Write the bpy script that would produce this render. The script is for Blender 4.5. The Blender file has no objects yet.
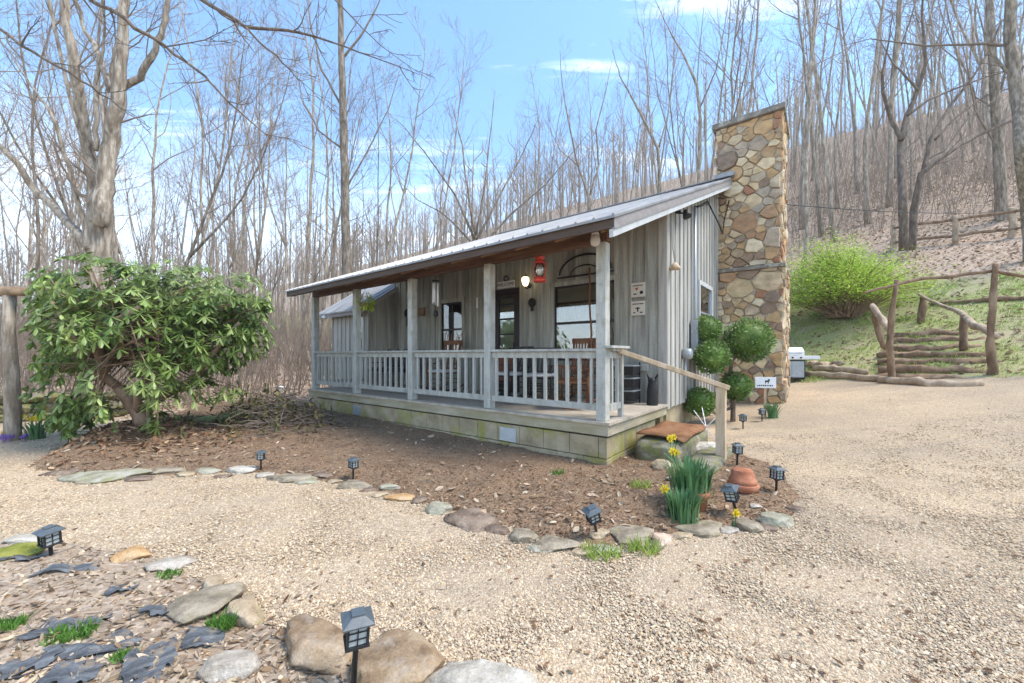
import bpy, bmesh, math, random
import numpy as np
from mathutils import Vector, Matrix, noise as mnoise
from mathutils.geometry import intersect_point_line
random.seed(11); RNG = np.random.default_rng(11)
sc = bpy.context.scene; COL = sc.collection
PI = math.pi; R = math.radians
F = 394.0; CAMH = 1.4; HOR = 355.0
V = Vector
# ------------------------------------------------------------------ terrain
def sp(x, k):                       # smooth positive part
    return k * math.log1p(math.exp(min(x / k, 40))) if x / k < 40 else x
HP = (1.152, 4.80); HA = R(-38.2)   # porch corner and heading of the cabin
HC, HS = math.cos(HA), math.sin(HA)
def H2W(x, t): return (HP[0] + HC * x - HS * t, HP[1] + HS * x + HC * t)
def W2H(X, Y):
    a, b = X - HP[0], Y - HP[1]; return (HC * a + HS * b, -HS * a + HC * b)
def bank_d(X, Y): return (X - 10.5) * .72 + (Y - 9.8) * .69
def ground(X, Y):
    r = min(sp(.12 * (X - 3.85) + .03 * (Y - 9), .12), 3.0)
    if r < 1e-4: r = 0
    d = bank_d(X, Y)
    b = sp(d, .15) * .30 + sp(d - 9, 1.0) * .10 + sp(d - 18, 2) * .03 if d > -2 else 0
    k = sp(Y - 15, 1.0) * .11 if Y > 8 else 0
    hgt = r + b + k
    if hgt > 42: hgt = 42 + (hgt - 42) * .12
    if Y > 9 or d > 0:
        w = min(1, max(0, max((Y - 9) / 8, d / 4)))
        hgt += w * .35 * mnoise.noise((X * .16, Y * .16, 3.1)) + w * .12 * mnoise.noise((X * .6, Y * .6, 7.7))
    return hgt
def hit(px, py):                    # where the view line through a photo point meets the ground
    k = (px - 512) / F; m = (HOR - py) / F
    y = .8
    while y < 150:
        if CAMH + m * y <= ground(k * y, y): break
        y += .05 if y < 30 else .3
    return V((k * y, y, ground(k * y, y)))
def at(px, py, Y): return V(((px - 512) / F * Y, Y, CAMH + (HOR - py) / F * Y))
# ------------------------------------------------------------------ mesh builder
class MB:
    def __init__(s): s.v = []; s.f = []; s.sm = []
    def add(s, vs, fs, smooth=False):
        n = len(s.v); s.v += [tuple(p) for p in vs]
        s.f += [tuple(i + n for i in f) for f in fs]; s.sm += [smooth] * len(fs)
    def box(s, x0, x1, y0, y1, z0, z1, M=None):
        vs = [(x, y, z) for z in (z0, z1) for y in (y0, y1) for x in (x0, x1)]
        if M: vs = [M @ V(p) for p in vs]
        s.add(vs, [(0, 2, 3, 1), (4, 5, 7, 6), (0, 1, 5, 4), (2, 6, 7, 3), (0, 4, 6, 2), (1, 3, 7, 5)])
    def bar(s, a, b, w, h, up=V((0, 0, 1))):        # square bar from a to b
        a, b = V(a), V(b); d = (b - a).normalized(); x = d.cross(up)
        if x.length < 1e-4: x = d.cross(V((1, 0, 0)))
        x.normalize(); y = x.cross(d)
        vs = [c + x * i * w / 2 + y * j * h / 2 for c in (a, b) for i, j in ((-1, -1), (1, -1), (1, 1), (-1, 1))]
        s.add(vs, [(0, 3, 2, 1), (4, 5, 6, 7), (0, 1, 5, 4), (1, 2, 6, 5), (2, 3, 7, 6), (3, 0, 4, 7)])
    def tube(s, pts, rad, n=6, smooth=True, cap=True, lump=0):
        pts = [V(p) for p in pts]; m = len(pts)
        if not hasattr(rad, '__len__'): rad = [rad] * m
        vs = []; u = None
        for i, p in enumerate(pts):
            d = (pts[min(i + 1, m - 1)] - pts[max(i - 1, 0)])
            d = d.normalized() if d.length > 1e-9 else V((0, 0, 1))
            if u is None: u = d.cross(V((0, 1, 0))) if abs(d.y) < .9 else d.cross(V((1, 0, 0)))
            u = (u - d * u.dot(d)).normalized(); w = d.cross(u)
            for k in range(n):
                a = 2 * PI * k / n; r = rad[i]
                if lump: r *= 1 + lump * mnoise.noise((p.x * 3 + k * 1.7, p.y * 3, p.z * 4))
                vs.append(p + u * math.cos(a) * r + w * math.sin(a) * r)
        fs = [(i * n + k, i * n + (k + 1) % n, (i + 1) * n + (k + 1) % n, (i + 1) * n + k) for i in range(m - 1) for k in range(n)]
        if cap: fs += [tuple(range(n))[::-1], tuple((m - 1) * n + k for k in range(n))]
        s.add(vs, fs, smooth)
    def lathe(s, prof, c=(0, 0, 0), n=20, smooth=True, M=None):
        vs = [V((c[0] + r * math.cos(2 * PI * k / n), c[1] + r * math.sin(2 * PI * k / n), c[2] + z)) for r, z in prof for k in range(n)]
        if M: vs = [M @ p for p in vs]
        m = len(prof)
        fs = [(i * n + k, i * n + (k + 1) % n, (i + 1) * n + (k + 1) % n, (i + 1) * n + k) for i in range(m - 1) for k in range(n)]
        fs += [tuple(range(n))[::-1], tuple((m - 1) * n + k for k in range(n))]
        s.add(vs, fs, smooth)
    def poly(s, vs, smooth=False): s.add(vs, [tuple(range(len(vs)))], smooth)
    def prism(s, prof, axis_pts):                  # extrude planar outline 'prof' (list of Vectors) by vector
        n = len(prof); ex = V(axis_pts); prof = [V(p) for p in prof]
        s.add(prof + [p + ex for p in prof], [tuple(range(n))[::-1], tuple(range(n, 2 * n))] + [(i, (i + 1) % n, n + (i + 1) % n, n + i) for i in range(n)])
    def mesh(s, name):
        me = bpy.data.meshes.new(name); me.from_pydata(s.v, [], s.f)
        me.polygons.foreach_set('use_smooth', s.sm); me.update(); return me
    def build(s, name, mat, parent=None, bevel=0):
        o = link(name, s.mesh(name), mat, parent)
        if bevel:
            b = o.modifiers.new('bevel', 'BEVEL'); b.width = bevel; b.segments = 2; b.limit_method = 'ANGLE'; b.angle_limit = R(40)
        return o
def link(name, me, mat, parent=None):
    o = bpy.data.objects.new(name, me); COL.objects.link(o)
    if mat: me.materials.append(mat)
    if parent: o.parent = parent
    return o
def npmesh(name, verts, faces, smooth=False):      # arrays: verts (n,3), faces (m,k)
    me = bpy.data.meshes.new(name); n = len(verts); m, k = faces.shape
    me.vertices.add(n); me.vertices.foreach_set('co', np.ascontiguousarray(verts, dtype=np.float32).ravel())
    me.loops.add(m * k); me.loops.foreach_set('vertex_index', np.ascontiguousarray(faces, dtype=np.int32).ravel())
    me.polygons.add(m); me.polygons.foreach_set('loop_start', np.arange(0, m * k, k, dtype=np.int32))
    me.polygons.foreach_set('use_smooth', np.full(m, smooth)); me.update(calc_edges=True); return me
def tag(o, label=None, cat=None, group=None, kind=None):
    if label: o['label'] = label
    if cat: o['category'] = cat
    if group: o['group'] = group
    if kind: o['kind'] = kind
    return o
def empty(name, loc, label, cat, rz=0, group=None):
    o = bpy.data.objects.new(name, None); COL.objects.link(o); o.location = loc; o.rotation_euler = (0, 0, rz); o.empty_display_size = .1
    return tag(o, label, cat, group)
def copy_tree(o, parent=None):
    c = o.copy(); COL.objects.link(c)
    if parent: c.parent = parent
    for ch in [k for k in bpy.data.objects if k.parent == o]: copy_tree(ch, c)
    return c
# ------------------------------------------------------------------ materials
def NT(name):
    m = bpy.data.materials.new(name); m.use_nodes = True; nt = m.node_tree; nt.nodes.clear(); return m, nt
def nd(nt, typ, props=None, **ins):
    n = nt.nodes.new(typ)
    for k, v in (props or {}).items(): setattr(n, k, v)
    for k, v in ins.items():
        key = int(k[1:]) if k[0] == '_' and k[1:].isdigit() else k.replace('_', ' ')
        s = n.inputs[key]
        if isinstance(v, bpy.types.NodeSocket): nt.links.new(v, s)
        elif isinstance(v, (tuple, list)) and len(v) == 3 and s.type == 'RGBA': s.default_value = (*v, 1)
        else: s.default_value = v
    return n
def ramp(nt, fac, cols, pos=None, interp='LINEAR'):
    n = nd(nt, 'ShaderNodeValToRGB', Fac=fac); cr = n.color_ramp; cr.interpolation = interp; k = len(cols)
    pos = pos or [i / max(1, k - 1) for i in range(k)]
    while len(cr.elements) < k: cr.elements.new(.5)
    for e, c, p in zip(cr.elements, cols, pos): e.position = p; e.color = (*c, 1)
    return n.outputs['Color']
def mix(nt, f, a, b, blend='MIX'):
    n = nt.nodes.new('ShaderNodeMix'); n.data_type = 'RGBA'; n.blend_type = blend
    for s, v in ((n.inputs[0], f), (n.inputs[6], a), (n.inputs[7], b)):
        if isinstance(v, bpy.types.NodeSocket): nt.links.new(v, s)
        elif isinstance(v, (tuple, list)): s.default_value = (*v, 1)
        else: s.default_value = v
    return n.outputs[2]
def math_(nt, op, a, b=0.0, c=None):
    n = nt.nodes.new('ShaderNodeMath'); n.operation = op; n.use_clamp = False
    for i, v in enumerate((a, b) if c is None else (a, b, c)):
        if isinstance(v, bpy.types.NodeSocket): nt.links.new(v, n.inputs[i])
        else: n.inputs[i].default_value = v
    return n.outputs[0]
def coords(nt, kind='Object', stretch=(1, 1, 1), seed=0):
    tc = nt.nodes.new('ShaderNodeTexCoord')
    return nd(nt, 'ShaderNodeMapping', Vector=tc.outputs[kind], Scale=stretch, Location=(seed * 1.3, seed * 2.1, seed * .7)).outputs[0]
def nz(nt, vec, scale, detail=6, rough=.6, dist=0):
    return nd(nt, 'ShaderNodeTexNoise', Vector=vec, Scale=scale, Detail=detail, Roughness=rough, Distortion=dist).outputs[0]
def con(nt, x, lo, hi):
    n = nd(nt, 'ShaderNodeMapRange', Value=x); n.inputs[1].default_value = lo; n.inputs[2].default_value = hi; return n.outputs[0]
def finish(nt, col, rough=.8, bumph=None, bump=.3, bdist=.02, metal=0, spec=.3, transl=0, coat=0):
    p = nd(nt, 'ShaderNodeBsdfPrincipled', Base_Color=col, Roughness=rough, Metallic=metal)
    p.inputs['Specular IOR Level'].default_value = spec
    if coat: p.inputs['Coat Weight'].default_value = coat
    if bumph is not None:
        b = nd(nt, 'ShaderNodeBump', Height=bumph, Strength=bump, Distance=bdist); nt.links.new(b.outputs[0], p.inputs['Normal'])
    out = nt.nodes.new('ShaderNodeOutputMaterial'); sh = p.outputs[0]
    if transl:
        t = nd(nt, 'ShaderNodeBsdfTranslucent', Color=col); ms = nd(nt, 'ShaderNodeMixShader', Fac=transl)
        nt.links.new(sh, ms.inputs[1]); nt.links.new(t.outputs[0], ms.inputs[2]); sh = ms.outputs[0]
    nt.links.new(sh, out.inputs[0])
def M(name, cols, scale=5, stretch=(1, 1, 1), rough=.8, bump=.3, bscale=None, island=0, objrand=0, icols=None, metal=0, spec=.3,
      transl=0, lo=.3, hi=.7, patch=None, pscale=1.5, plo=.5, phi=.62, bdist=.02, detail=6, seed=0, fine=0, pw=1):
    m, nt = NT(name); vec = coords(nt, 'Object', stretch, seed)
    n1 = nz(nt, vec, scale, detail); col = ramp(nt, con(nt, n1, lo, hi), cols) if len(cols) > 1 else mix(nt, 0, cols[0], cols[0])
    if icols:
        isl = nt.nodes.new('ShaderNodeNewGeometry').outputs['Random Per Island']
        ic = ramp(nt, isl, icols, interp='CONSTANT', pos=[i / len(icols) for i in range(len(icols))])
        f = math_(nt, 'MULTIPLY_ADD', con(nt, n1, lo, hi), .55, .7)
        g = nd(nt, 'ShaderNodeCombineColor', Red=f, Green=f, Blue=f).outputs[0]
        col = mix(nt, 1.0, ic, g, 'MULTIPLY')
    if patch:
        pv = coords(nt, 'Object', (1, 1, 1), seed + 5); pn = con(nt, nz(nt, pv, pscale, 5, .65), plo, phi)
        if pw != 1: pn = math_(nt, 'MULTIPLY', pn, pw)
        col = mix(nt, pn, col, patch)
    if fine:
        fv = coords(nt, 'Object', (1, 1, 1), seed + 9); fnn = nz(nt, fv, scale * 9, 3, .7)
        f = math_(nt, 'MULTIPLY_ADD', fnn, fine, 1 - fine / 2); g = nd(nt, 'ShaderNodeCombineColor', Red=f, Green=f, Blue=f).outputs[0]
        col = mix(nt, 1.0, col, g, 'MULTIPLY')
    val = None
    if island: val = math_(nt, 'MULTIPLY_ADD', nt.nodes.new('ShaderNodeNewGeometry').outputs['Random Per Island'], island, 1 - island / 2)
    if objrand:
        o = math_(nt, 'MULTIPLY_ADD', nt.nodes.new('ShaderNodeObjectInfo').outputs['Random'], objrand, 1 - objrand / 2)
        val = o if val is None else math_(nt, 'MULTIPLY', val, o)
    if val is not None:
        col = nd(nt, 'ShaderNodeHueSaturation', Color=col, Value=val).outputs[0]
    bh = nz(nt, vec, bscale or scale * 2.5, 8, .65) if bump else None
    finish(nt, col, rough, bh, bump, bdist, metal, spec, transl); return m
MT = {}
MT['board'] = M('weathered_siding', [(0.206, 0.201, 0.172), (0.341, 0.337, 0.295), (0.474, 0.471, 0.422)], 4, (3.2, 3.2, .22), .85, .35, island=.28, fine=.35, patch=(0.279, 0.269, 0.208), pscale=.9, plo=.48, phi=.75, pw=.55)
MT['board_pale_lit'] = M('pale_lit_siding', [(0.272, 0.263, 0.233), (0.397, 0.383, 0.342), (0.499, 0.478, 0.427)], 4, (3.2, 3.2, .22), .85, .3, island=.2, fine=.3)  # paler copy of the siding: daylight on the gable end put into the colour
MT['paint'] = M('pale_grey_paint', [(0.278, 0.280, 0.252), (0.412, 0.410, 0.366), (0.494, 0.490, 0.442)], 5, (2, 2, .6), .75, .3, island=.15, fine=.4, patch=(0.247, 0.220, 0.162), pscale=5, plo=.55, phi=.7, pw=.5)
MT['deckwood'] = M('deck_boards', [(.30, .26, .20), (.44, .38, .30), (.52, .47, .39)], 5, (1, 6, 1), .85, .3, island=.25, fine=.3)
MT['band'] = M('band_board', [(0.292, 0.252, 0.171), (0.400, 0.352, 0.255), (0.486, 0.441, 0.343)], 3, (.5, .5, 3), .85, .3, patch=(0.270, 0.252, 0.108), pscale=1.3, plo=.45, phi=.65, pw=.6, fine=.3)
MT['block'] = M('mossy_blocks', [(0.230, 0.182, 0.113), (0.356, 0.292, 0.186), (0.437, 0.374, 0.255)], 4, (1, 1, 1), .9, .5, patch=(0.287, 0.275, 0.049), pscale=2.4, plo=.5, phi=.62, pw=.75, fine=.35)
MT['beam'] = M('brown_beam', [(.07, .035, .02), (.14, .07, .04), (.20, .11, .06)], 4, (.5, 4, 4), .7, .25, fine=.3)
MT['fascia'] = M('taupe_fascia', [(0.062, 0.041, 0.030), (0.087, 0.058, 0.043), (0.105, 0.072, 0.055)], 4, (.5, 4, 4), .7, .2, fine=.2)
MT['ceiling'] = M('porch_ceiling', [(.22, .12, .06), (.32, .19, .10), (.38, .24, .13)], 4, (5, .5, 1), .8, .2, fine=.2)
MT['roof'] = M('galvanised_roof', [(.19, .19, .19), (.28, .28, .28), (.36, .355, .35)], 1.3, (3, 1, 1), .5, .05, metal=.35, spec=.5, fine=.15, patch=(.30, .25, .21), pscale=1.2, plo=.52, phi=.72, pw=.6)
MT['trimwhite'] = M('white_trim', [(.42, .43, .425), (.54, .55, .54)], 5, (1, 1, 1), .6, .12, fine=.15)
MT['greytrim'] = M('grey_rake_board', [(.22, .20, .19), (.30, .28, .27)], 5, (1, 1, 3), .7, .15, fine=.2)
MT['darkwood'] = M('dark_door_frame', [(.022, .015, .018), (.045, .028, .030)], 6, (4, 4, .5), .45, .1)
MT['redwood'] = M('red_door_wood', [(.12, .045, .025), (.22, .085, .045)], 5, (5, 5, .5), .5, .15)
MT['chairwood'] = M('chair_wood', [(0.115, 0.047, 0.022), (0.216, 0.094, 0.043)], 6, (5, 5, .6), .5, .15, objrand=.3)
MT['chairdark'] = M('dark_chair_wood', [(.035, .03, .028), (.075, .065, .06)], 6, (4, 4, .6), .55, .15)
MT['cushion'] = M('white_cushion', [(.62, .60, .56), (.74, .72, .69)], 14, (1, 1, 1), .95, .3)
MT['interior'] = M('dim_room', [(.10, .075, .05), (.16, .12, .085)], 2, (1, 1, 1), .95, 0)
MT['curtain'] = M('lace_curtain', [(.62, .61, .57), (.75, .74, .70)], 20, (6, 6, .3), .9, .5, transl=.25)
MT['shade'] = M('roller_shade', [(.50, .46, .36), (.58, .54, .44)], 6, (1, 1, 1), .9, .1)
MT['stone'] = M('chimney_stone', [(0.225, 0.194, 0.155), (0.562, 0.485, 0.387)], 5, (1, 1, 1.6), .9, .6, bscale=9, fine=.4, bdist=.03, patch=(0.337, 0.262, 0.155), pscale=3, plo=.52, phi=.68, pw=.45,
    icols=[(0.437, 0.291, 0.155), (0.572, 0.436, 0.275), (0.322, 0.213, 0.138), (0.666, 0.553, 0.370), (0.395, 0.310, 0.224), (0.499, 0.320, 0.163), (0.260, 0.184, 0.129), (0.520, 0.407, 0.275), (0.593, 0.446, 0.258), (0.374, 0.184, 0.103), (0.624, 0.514, 0.361), (0.312, 0.233, 0.163), (0.520, 0.339, 0.172), (0.437, 0.320, 0.198), (0.645, 0.504, 0.318), (0.468, 0.378, 0.275), (0.416, 0.252, 0.138)])
MT['mortar'] = M('mortar', [(.34, .28, .21), (.50, .43, .34)], 12, (1, 1, 1), .95, .6)
MT['slab'] = M('cap_slab', [(.16, .14, .115), (.27, .24, .20)], 5, (1, 1, 1), .9, .5, patch=(.42, .40, .33), pscale=5, fine=.3)
def rockmat(n, cols, patch=None, **k):
    a = dict(rough=.92, bump=.8, bscale=22, fine=.75, patch=patch, pscale=6, plo=.5, phi=.62, bdist=.03, lo=.36, hi=.64, detail=9); a.update(k)
    MT[n] = M(n + '_rock', cols, 7, (1, 1, 1), **a)
rockmat('r_grey', [(0.176, 0.141, 0.099), (0.297, 0.242, 0.172), (0.418, 0.348, 0.258)], (0.253, 0.232, 0.112), pw=.6)
rockmat('r_pale', [(.32, .265, .20), (.44, .38, .31), (.55, .50, .43)], (.34, .27, .19), pw=.6)
rockmat('r_tan', [(.33, .24, .15), (.45, .34, .22), (.54, .44, .31)], (.30, .28, .12), pw=.6)
rockmat('r_orange', [(.40, .22, .09), (.52, .32, .15), (.60, .43, .25)], (.36, .26, .15), pw=.5)
rockmat('r_brown', [(.20, .13, .075), (.32, .22, .13), (.42, .31, .20)], (.66, .62, .56), pscale=3.0, plo=.5, phi=.72, pw=.6)
rockmat('r_dark', [(0.119, 0.083, 0.057), (0.205, 0.147, 0.107), (0.292, 0.216, 0.156)], (0.432, 0.363, 0.279), pw=.5)
rockmat('r_moss', [(.25, .22, .15), (.38, .35, .26), (.46, .43, .34)], (.27, .27, .10), pw=.7, plo=.48, phi=.62)
rockmat('r_step', [(.11, .10, .07), (.20, .18, .13), (.30, .27, .21)], (.20, .21, .06), pw=.8, plo=.46, phi=.6)
rockmat('r_white', [(0.374, 0.330, 0.262), (0.520, 0.465, 0.382), (0.645, 0.590, 0.497)], (0.312, 0.255, 0.184), pw=.7)
rockmat('r_pink', [(.48, .32, .22), (.60, .44, .33), (.68, .55, .44)], (.40, .34, .25), pw=.4)
MT['bark'] = M('grey_bark', [(0.126, 0.096, 0.069), (0.229, 0.186, 0.138), (0.379, 0.316, 0.249)], 12, (1, 1, .22), .95, .9, bscale=20, objrand=.5, fine=.5, bdist=.04, lo=.36, hi=.64)
MT['bark_pale'] = M('pale_bark', [(0.161, 0.126, 0.093), (0.298, 0.248, 0.191), (0.481, 0.416, 0.334)], 12, (1, 1, .2), .95, .9, bscale=20, objrand=.3, fine=.5, bdist=.04, lo=.36, hi=.62, patch=(0.252, 0.197, 0.138), pscale=2.2, plo=.5, phi=.66, pw=.7)
MT['bark_dark'] = M('dark_bark', [(.075, .056, .042), (.15, .115, .088), (.27, .215, .165)], 12, (1, 1, .22), .95, .9, bscale=20, fine=.5, bdist=.03)
MT['twig'] = M('twigs', [(0.195, 0.148, 0.112), (0.325, 0.258, 0.199)], 4, (1, 1, 1), .95, 0, objrand=.4)
MT['twig_dark'] = M('dark_twigs', [(.13, .105, .085), (.20, .16, .13)], 4, (1, 1, 1), .95, 0)
MT['far'] = M('far_trunks', [(0.250, 0.195, 0.148), (0.425, 0.348, 0.274)], .6, (1, 1, .3), .95, 0, island=.5)
MT['rustic'] = M('rustic_log', [(0.114, 0.070, 0.042), (0.228, 0.150, 0.092), (0.365, 0.260, 0.168)], 6, (1, 1, .4), .95, .7, bscale=12, fine=.35, bdist=.03, island=.2)
MT['rustic_pale'] = M('pale_rustic_log', [(0.251, 0.180, 0.118), (0.410, 0.310, 0.218), (0.570, 0.460, 0.336)], 6, (1, 1, .4), .95, .7, bscale=12, fine=.35, bdist=.03)
MT['handrail'] = M('bare_rail_wood', [(0.367, 0.260, 0.153), (0.518, 0.390, 0.252), (0.626, 0.510, 0.378)], 5, (3, 3, .4), .85, .25, fine=.3)
MT['rhodo'] = M('rhododendron_leaf', [(0.107, 0.179, 0.043), (0.206, 0.290, 0.071), (0.370, 0.432, 0.171)], 1.1, (1, 1, 1), .36, 0, island=1.0, transl=.28, spec=.5)
MT['rhodo_stem'] = M('rhododendron_stem', [(.20, .12, .075), (.33, .22, .15), (.42, .31, .23)], 6, (1, 1, .6), .9, .4, fine=.3)
MT['box'] = M('box_leaf', [(.06, .12, .02), (.12, .21, .04), (.22, .31, .08)], 3, (1, 1, 1), .5, 0, island=.8, transl=.2)
MT['spring'] = M('spring_leaf', [(0.291, 0.437, 0.027), (0.426, 0.582, 0.045), (0.582, 0.707, 0.099)], 1.2, (1, 1, 1), .6, 0, island=.5, transl=.4)
MT['blade'] = M('daffodil_leaf', [(.07, .17, .065), (.11, .23, .09), (.17, .30, .13)], 4, (1, 1, 1), .5, 0, island=.5, transl=.25)
MT['grassblade'] = M('grass_blade', [(0.207, 0.324, 0.050), (0.333, 0.444, 0.090), (0.506, 0.552, 0.190)], .8, (1, 1, 1), .7, 0, island=.6, transl=.3)
MT['tuft'] = M('green_tuft', [(.08, .19, .03), (.15, .30, .05)], 2, (1, 1, 1), .6, 0, island=.5, transl=.3)
MT['fern'] = M('fern_frond', [(.06, .13, .055), (.11, .20, .085)], 2, (1, 1, 1), .6, 0, island=.5, transl=.3)
MT['moss'] = M('moss', [(.12, .14, .02), (.24, .25, .045), (.36, .34, .09)], 9, (1, 1, 1), .95, .9, bscale=40, fine=.4)
MT['yellow'] = M('yellow_petal', [(.75, .55, .02), (.85, .68, .04)], 8, (1, 1, 1), .6, 0, transl=.25)
MT['purple'] = M('purple_petal', [(.22, .12, .40), (.34, .22, .52)], 8, (1, 1, 1), .6, 0, transl=.25)
MT['leaf_tan'] = M('dry_leaf', [(0.336, 0.332, 0.296), (0.504, 0.498, 0.444)], 9, (1, 1, 1), .85, 0, island=.35, transl=.15,
    icols=[(0.420, 0.307, 0.192), (0.487, 0.382, 0.259), (0.353, 0.241, 0.148), (0.554, 0.465, 0.333), (0.302, 0.199, 0.118), (0.462, 0.332, 0.229), (0.395, 0.299, 0.207), (0.521, 0.407, 0.296)])
MT['leaf_brown'] = M('mulch_leaf', [(0.365, 0.318, 0.249), (0.547, 0.477, 0.374)], 9, (1, 1, 1), .85, 0, island=.4, transl=.1,
    icols=[(0.237, 0.131, 0.069), (0.310, 0.187, 0.106), (0.173, 0.095, 0.053), (0.383, 0.254, 0.156), (0.273, 0.151, 0.081), (0.210, 0.123, 0.075), (0.456, 0.318, 0.199), (0.141, 0.080, 0.047)])
MT['pebble'] = M('pebbles', [(0.494, 0.467, 0.403), (0.741, 0.701, 0.606)], 60, (1, 1, 1), .8, 0, island=.3,
    icols=[(0.532, 0.397, 0.262), (0.619, 0.490, 0.334), (0.445, 0.327, 0.213), (0.680, 0.562, 0.403), (0.395, 0.304, 0.213), (0.555, 0.397, 0.242), (0.494, 0.409, 0.294), (0.619, 0.480, 0.313), (0.334, 0.257, 0.181), (0.569, 0.444, 0.313)])
MT['terracotta'] = M('terracotta', [(.28, .10, .05), (.38, .15, .08), (.46, .22, .13)], 8, (1, 1, 1), .85, .25, fine=.3, patch=(.45, .33, .26), pscale=9, plo=.6, phi=.75, pw=.5)
MT['lampblack'] = M('black_plastic', [(.018, .02, .022), (.035, .037, .04)], 12, (1, 1, 1), .42, .08)
MT['lamptop'] = M('lantern_top', [(.06, .075, .085), (.11, .13, .14)], 12, (1, 1, 1), .35, .08, spec=.5)
MT['lampglass'] = M('frosted_panel', [(.42, .46, .44), (.55, .58, .56)], 14, (1, 1, 1), .25, 0, spec=.5)
MT['steel'] = M('grey_metal_box', [(.30, .33, .35), (.40, .43, .45)], 7, (1, 1, 1), .45, .05, metal=.4)
MT['black'] = M('black_metal', [(.012, .012, .013), (.028, .028, .03)], 9, (1, 1, 1), .5, .1)
MT['redpaint'] = M('red_enamel', [(.50, .035, .02), (.62, .06, .035)], 8, (1, 1, 1), .35, .05, spec=.5)
MT['white'] = M('white_enamel', [(.70, .71, .72), (.80, .81, .82)], 8, (1, 1, 1), .4, .04, spec=.5)
MT['cream'] = M('cream_tile', [(.52, .47, .39), (.62, .57, .49)], 10, (1, 1, 1), .6, .1)
MT['ink'] = M('dark_ink', [(.02, .02, .025)], rough=.7, bump=0)
MT['inkred'] = M('faded_red_ink', [(.36, .08, .06)], rough=.7, bump=0)
MT['coir'] = M('rust_doormat', [(.20, .085, .035), (.30, .145, .07), (.36, .20, .11)], 7, (1, 1, 1), 1, .9, bscale=90, fine=.5)
MT['fabric'] = M('weed_fabric', [(0.045, 0.050, 0.056), (0.120, 0.126, 0.135), (0.240, 0.252, 0.257)], 9, (1, 3, 1), .7, .8, bscale=30, fine=.6, patch=(0.300, 0.233, 0.162), pscale=12, plo=.56, phi=.64, pw=.7)
MT['bulb'] = None
def emis(name, col, st):
    m, nt = NT(name); e = nd(nt, 'ShaderNodeEmission', Color=col, Strength=st); o = nt.nodes.new('ShaderNodeOutputMaterial'); nt.links.new(e.outputs[0], o.inputs[0]); return m
MT['bulb'] = emis('lit_lamp_glass', (1, .80, .50), 1.5)
def glassmat(name, tint, rough=.02, base=.25):
    m, nt = NT(name); g = nd(nt, 'ShaderNodeBsdfGlossy', Color=(.95, .97, 1), Roughness=rough); t = nd(nt, 'ShaderNodeBsdfTransparent', Color=tint)
    fr = nd(nt, 'ShaderNodeFresnel', IOR=1.5); f = math_(nt, 'MULTIPLY_ADD', fr.outputs[0], 1.2, base)
    ms = nd(nt, 'ShaderNodeMixShader', Fac=f); nt.links.new(t.outputs[0], ms.inputs[1]); nt.links.new(g.outputs[0], ms.inputs[2])
    o = nt.nodes.new('ShaderNodeOutputMaterial'); nt.links.new(ms.outputs[0], o.inputs[0]); return m
MT['glass'] = glassmat('window_glass', (.80, .82, .80), .02, .10)
MT['jar'] = glassmat('lamp_glass', (.92, .92, .90), .05, .12)
MT['wilted'] = M('wilted_leaf', [(.07, .075, .025), (.13, .12, .045), (.20, .15, .07)], 2, (1, 1, 1), .6, 0, island=.7, transl=.15)
rockmat('r_moss2', [(.12, .10, .07), (.22, .19, .14), (.32, .28, .22)], (.20, .19, .04), pw=.8, plo=.42, phi=.58)
MT['r_dirt'] = M('trodden_earth', [(.20, .145, .10), (.32, .24, .17), (.42, .33, .25)], 5, (1, 1, 1), .95, .6, fine=.4)
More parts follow.
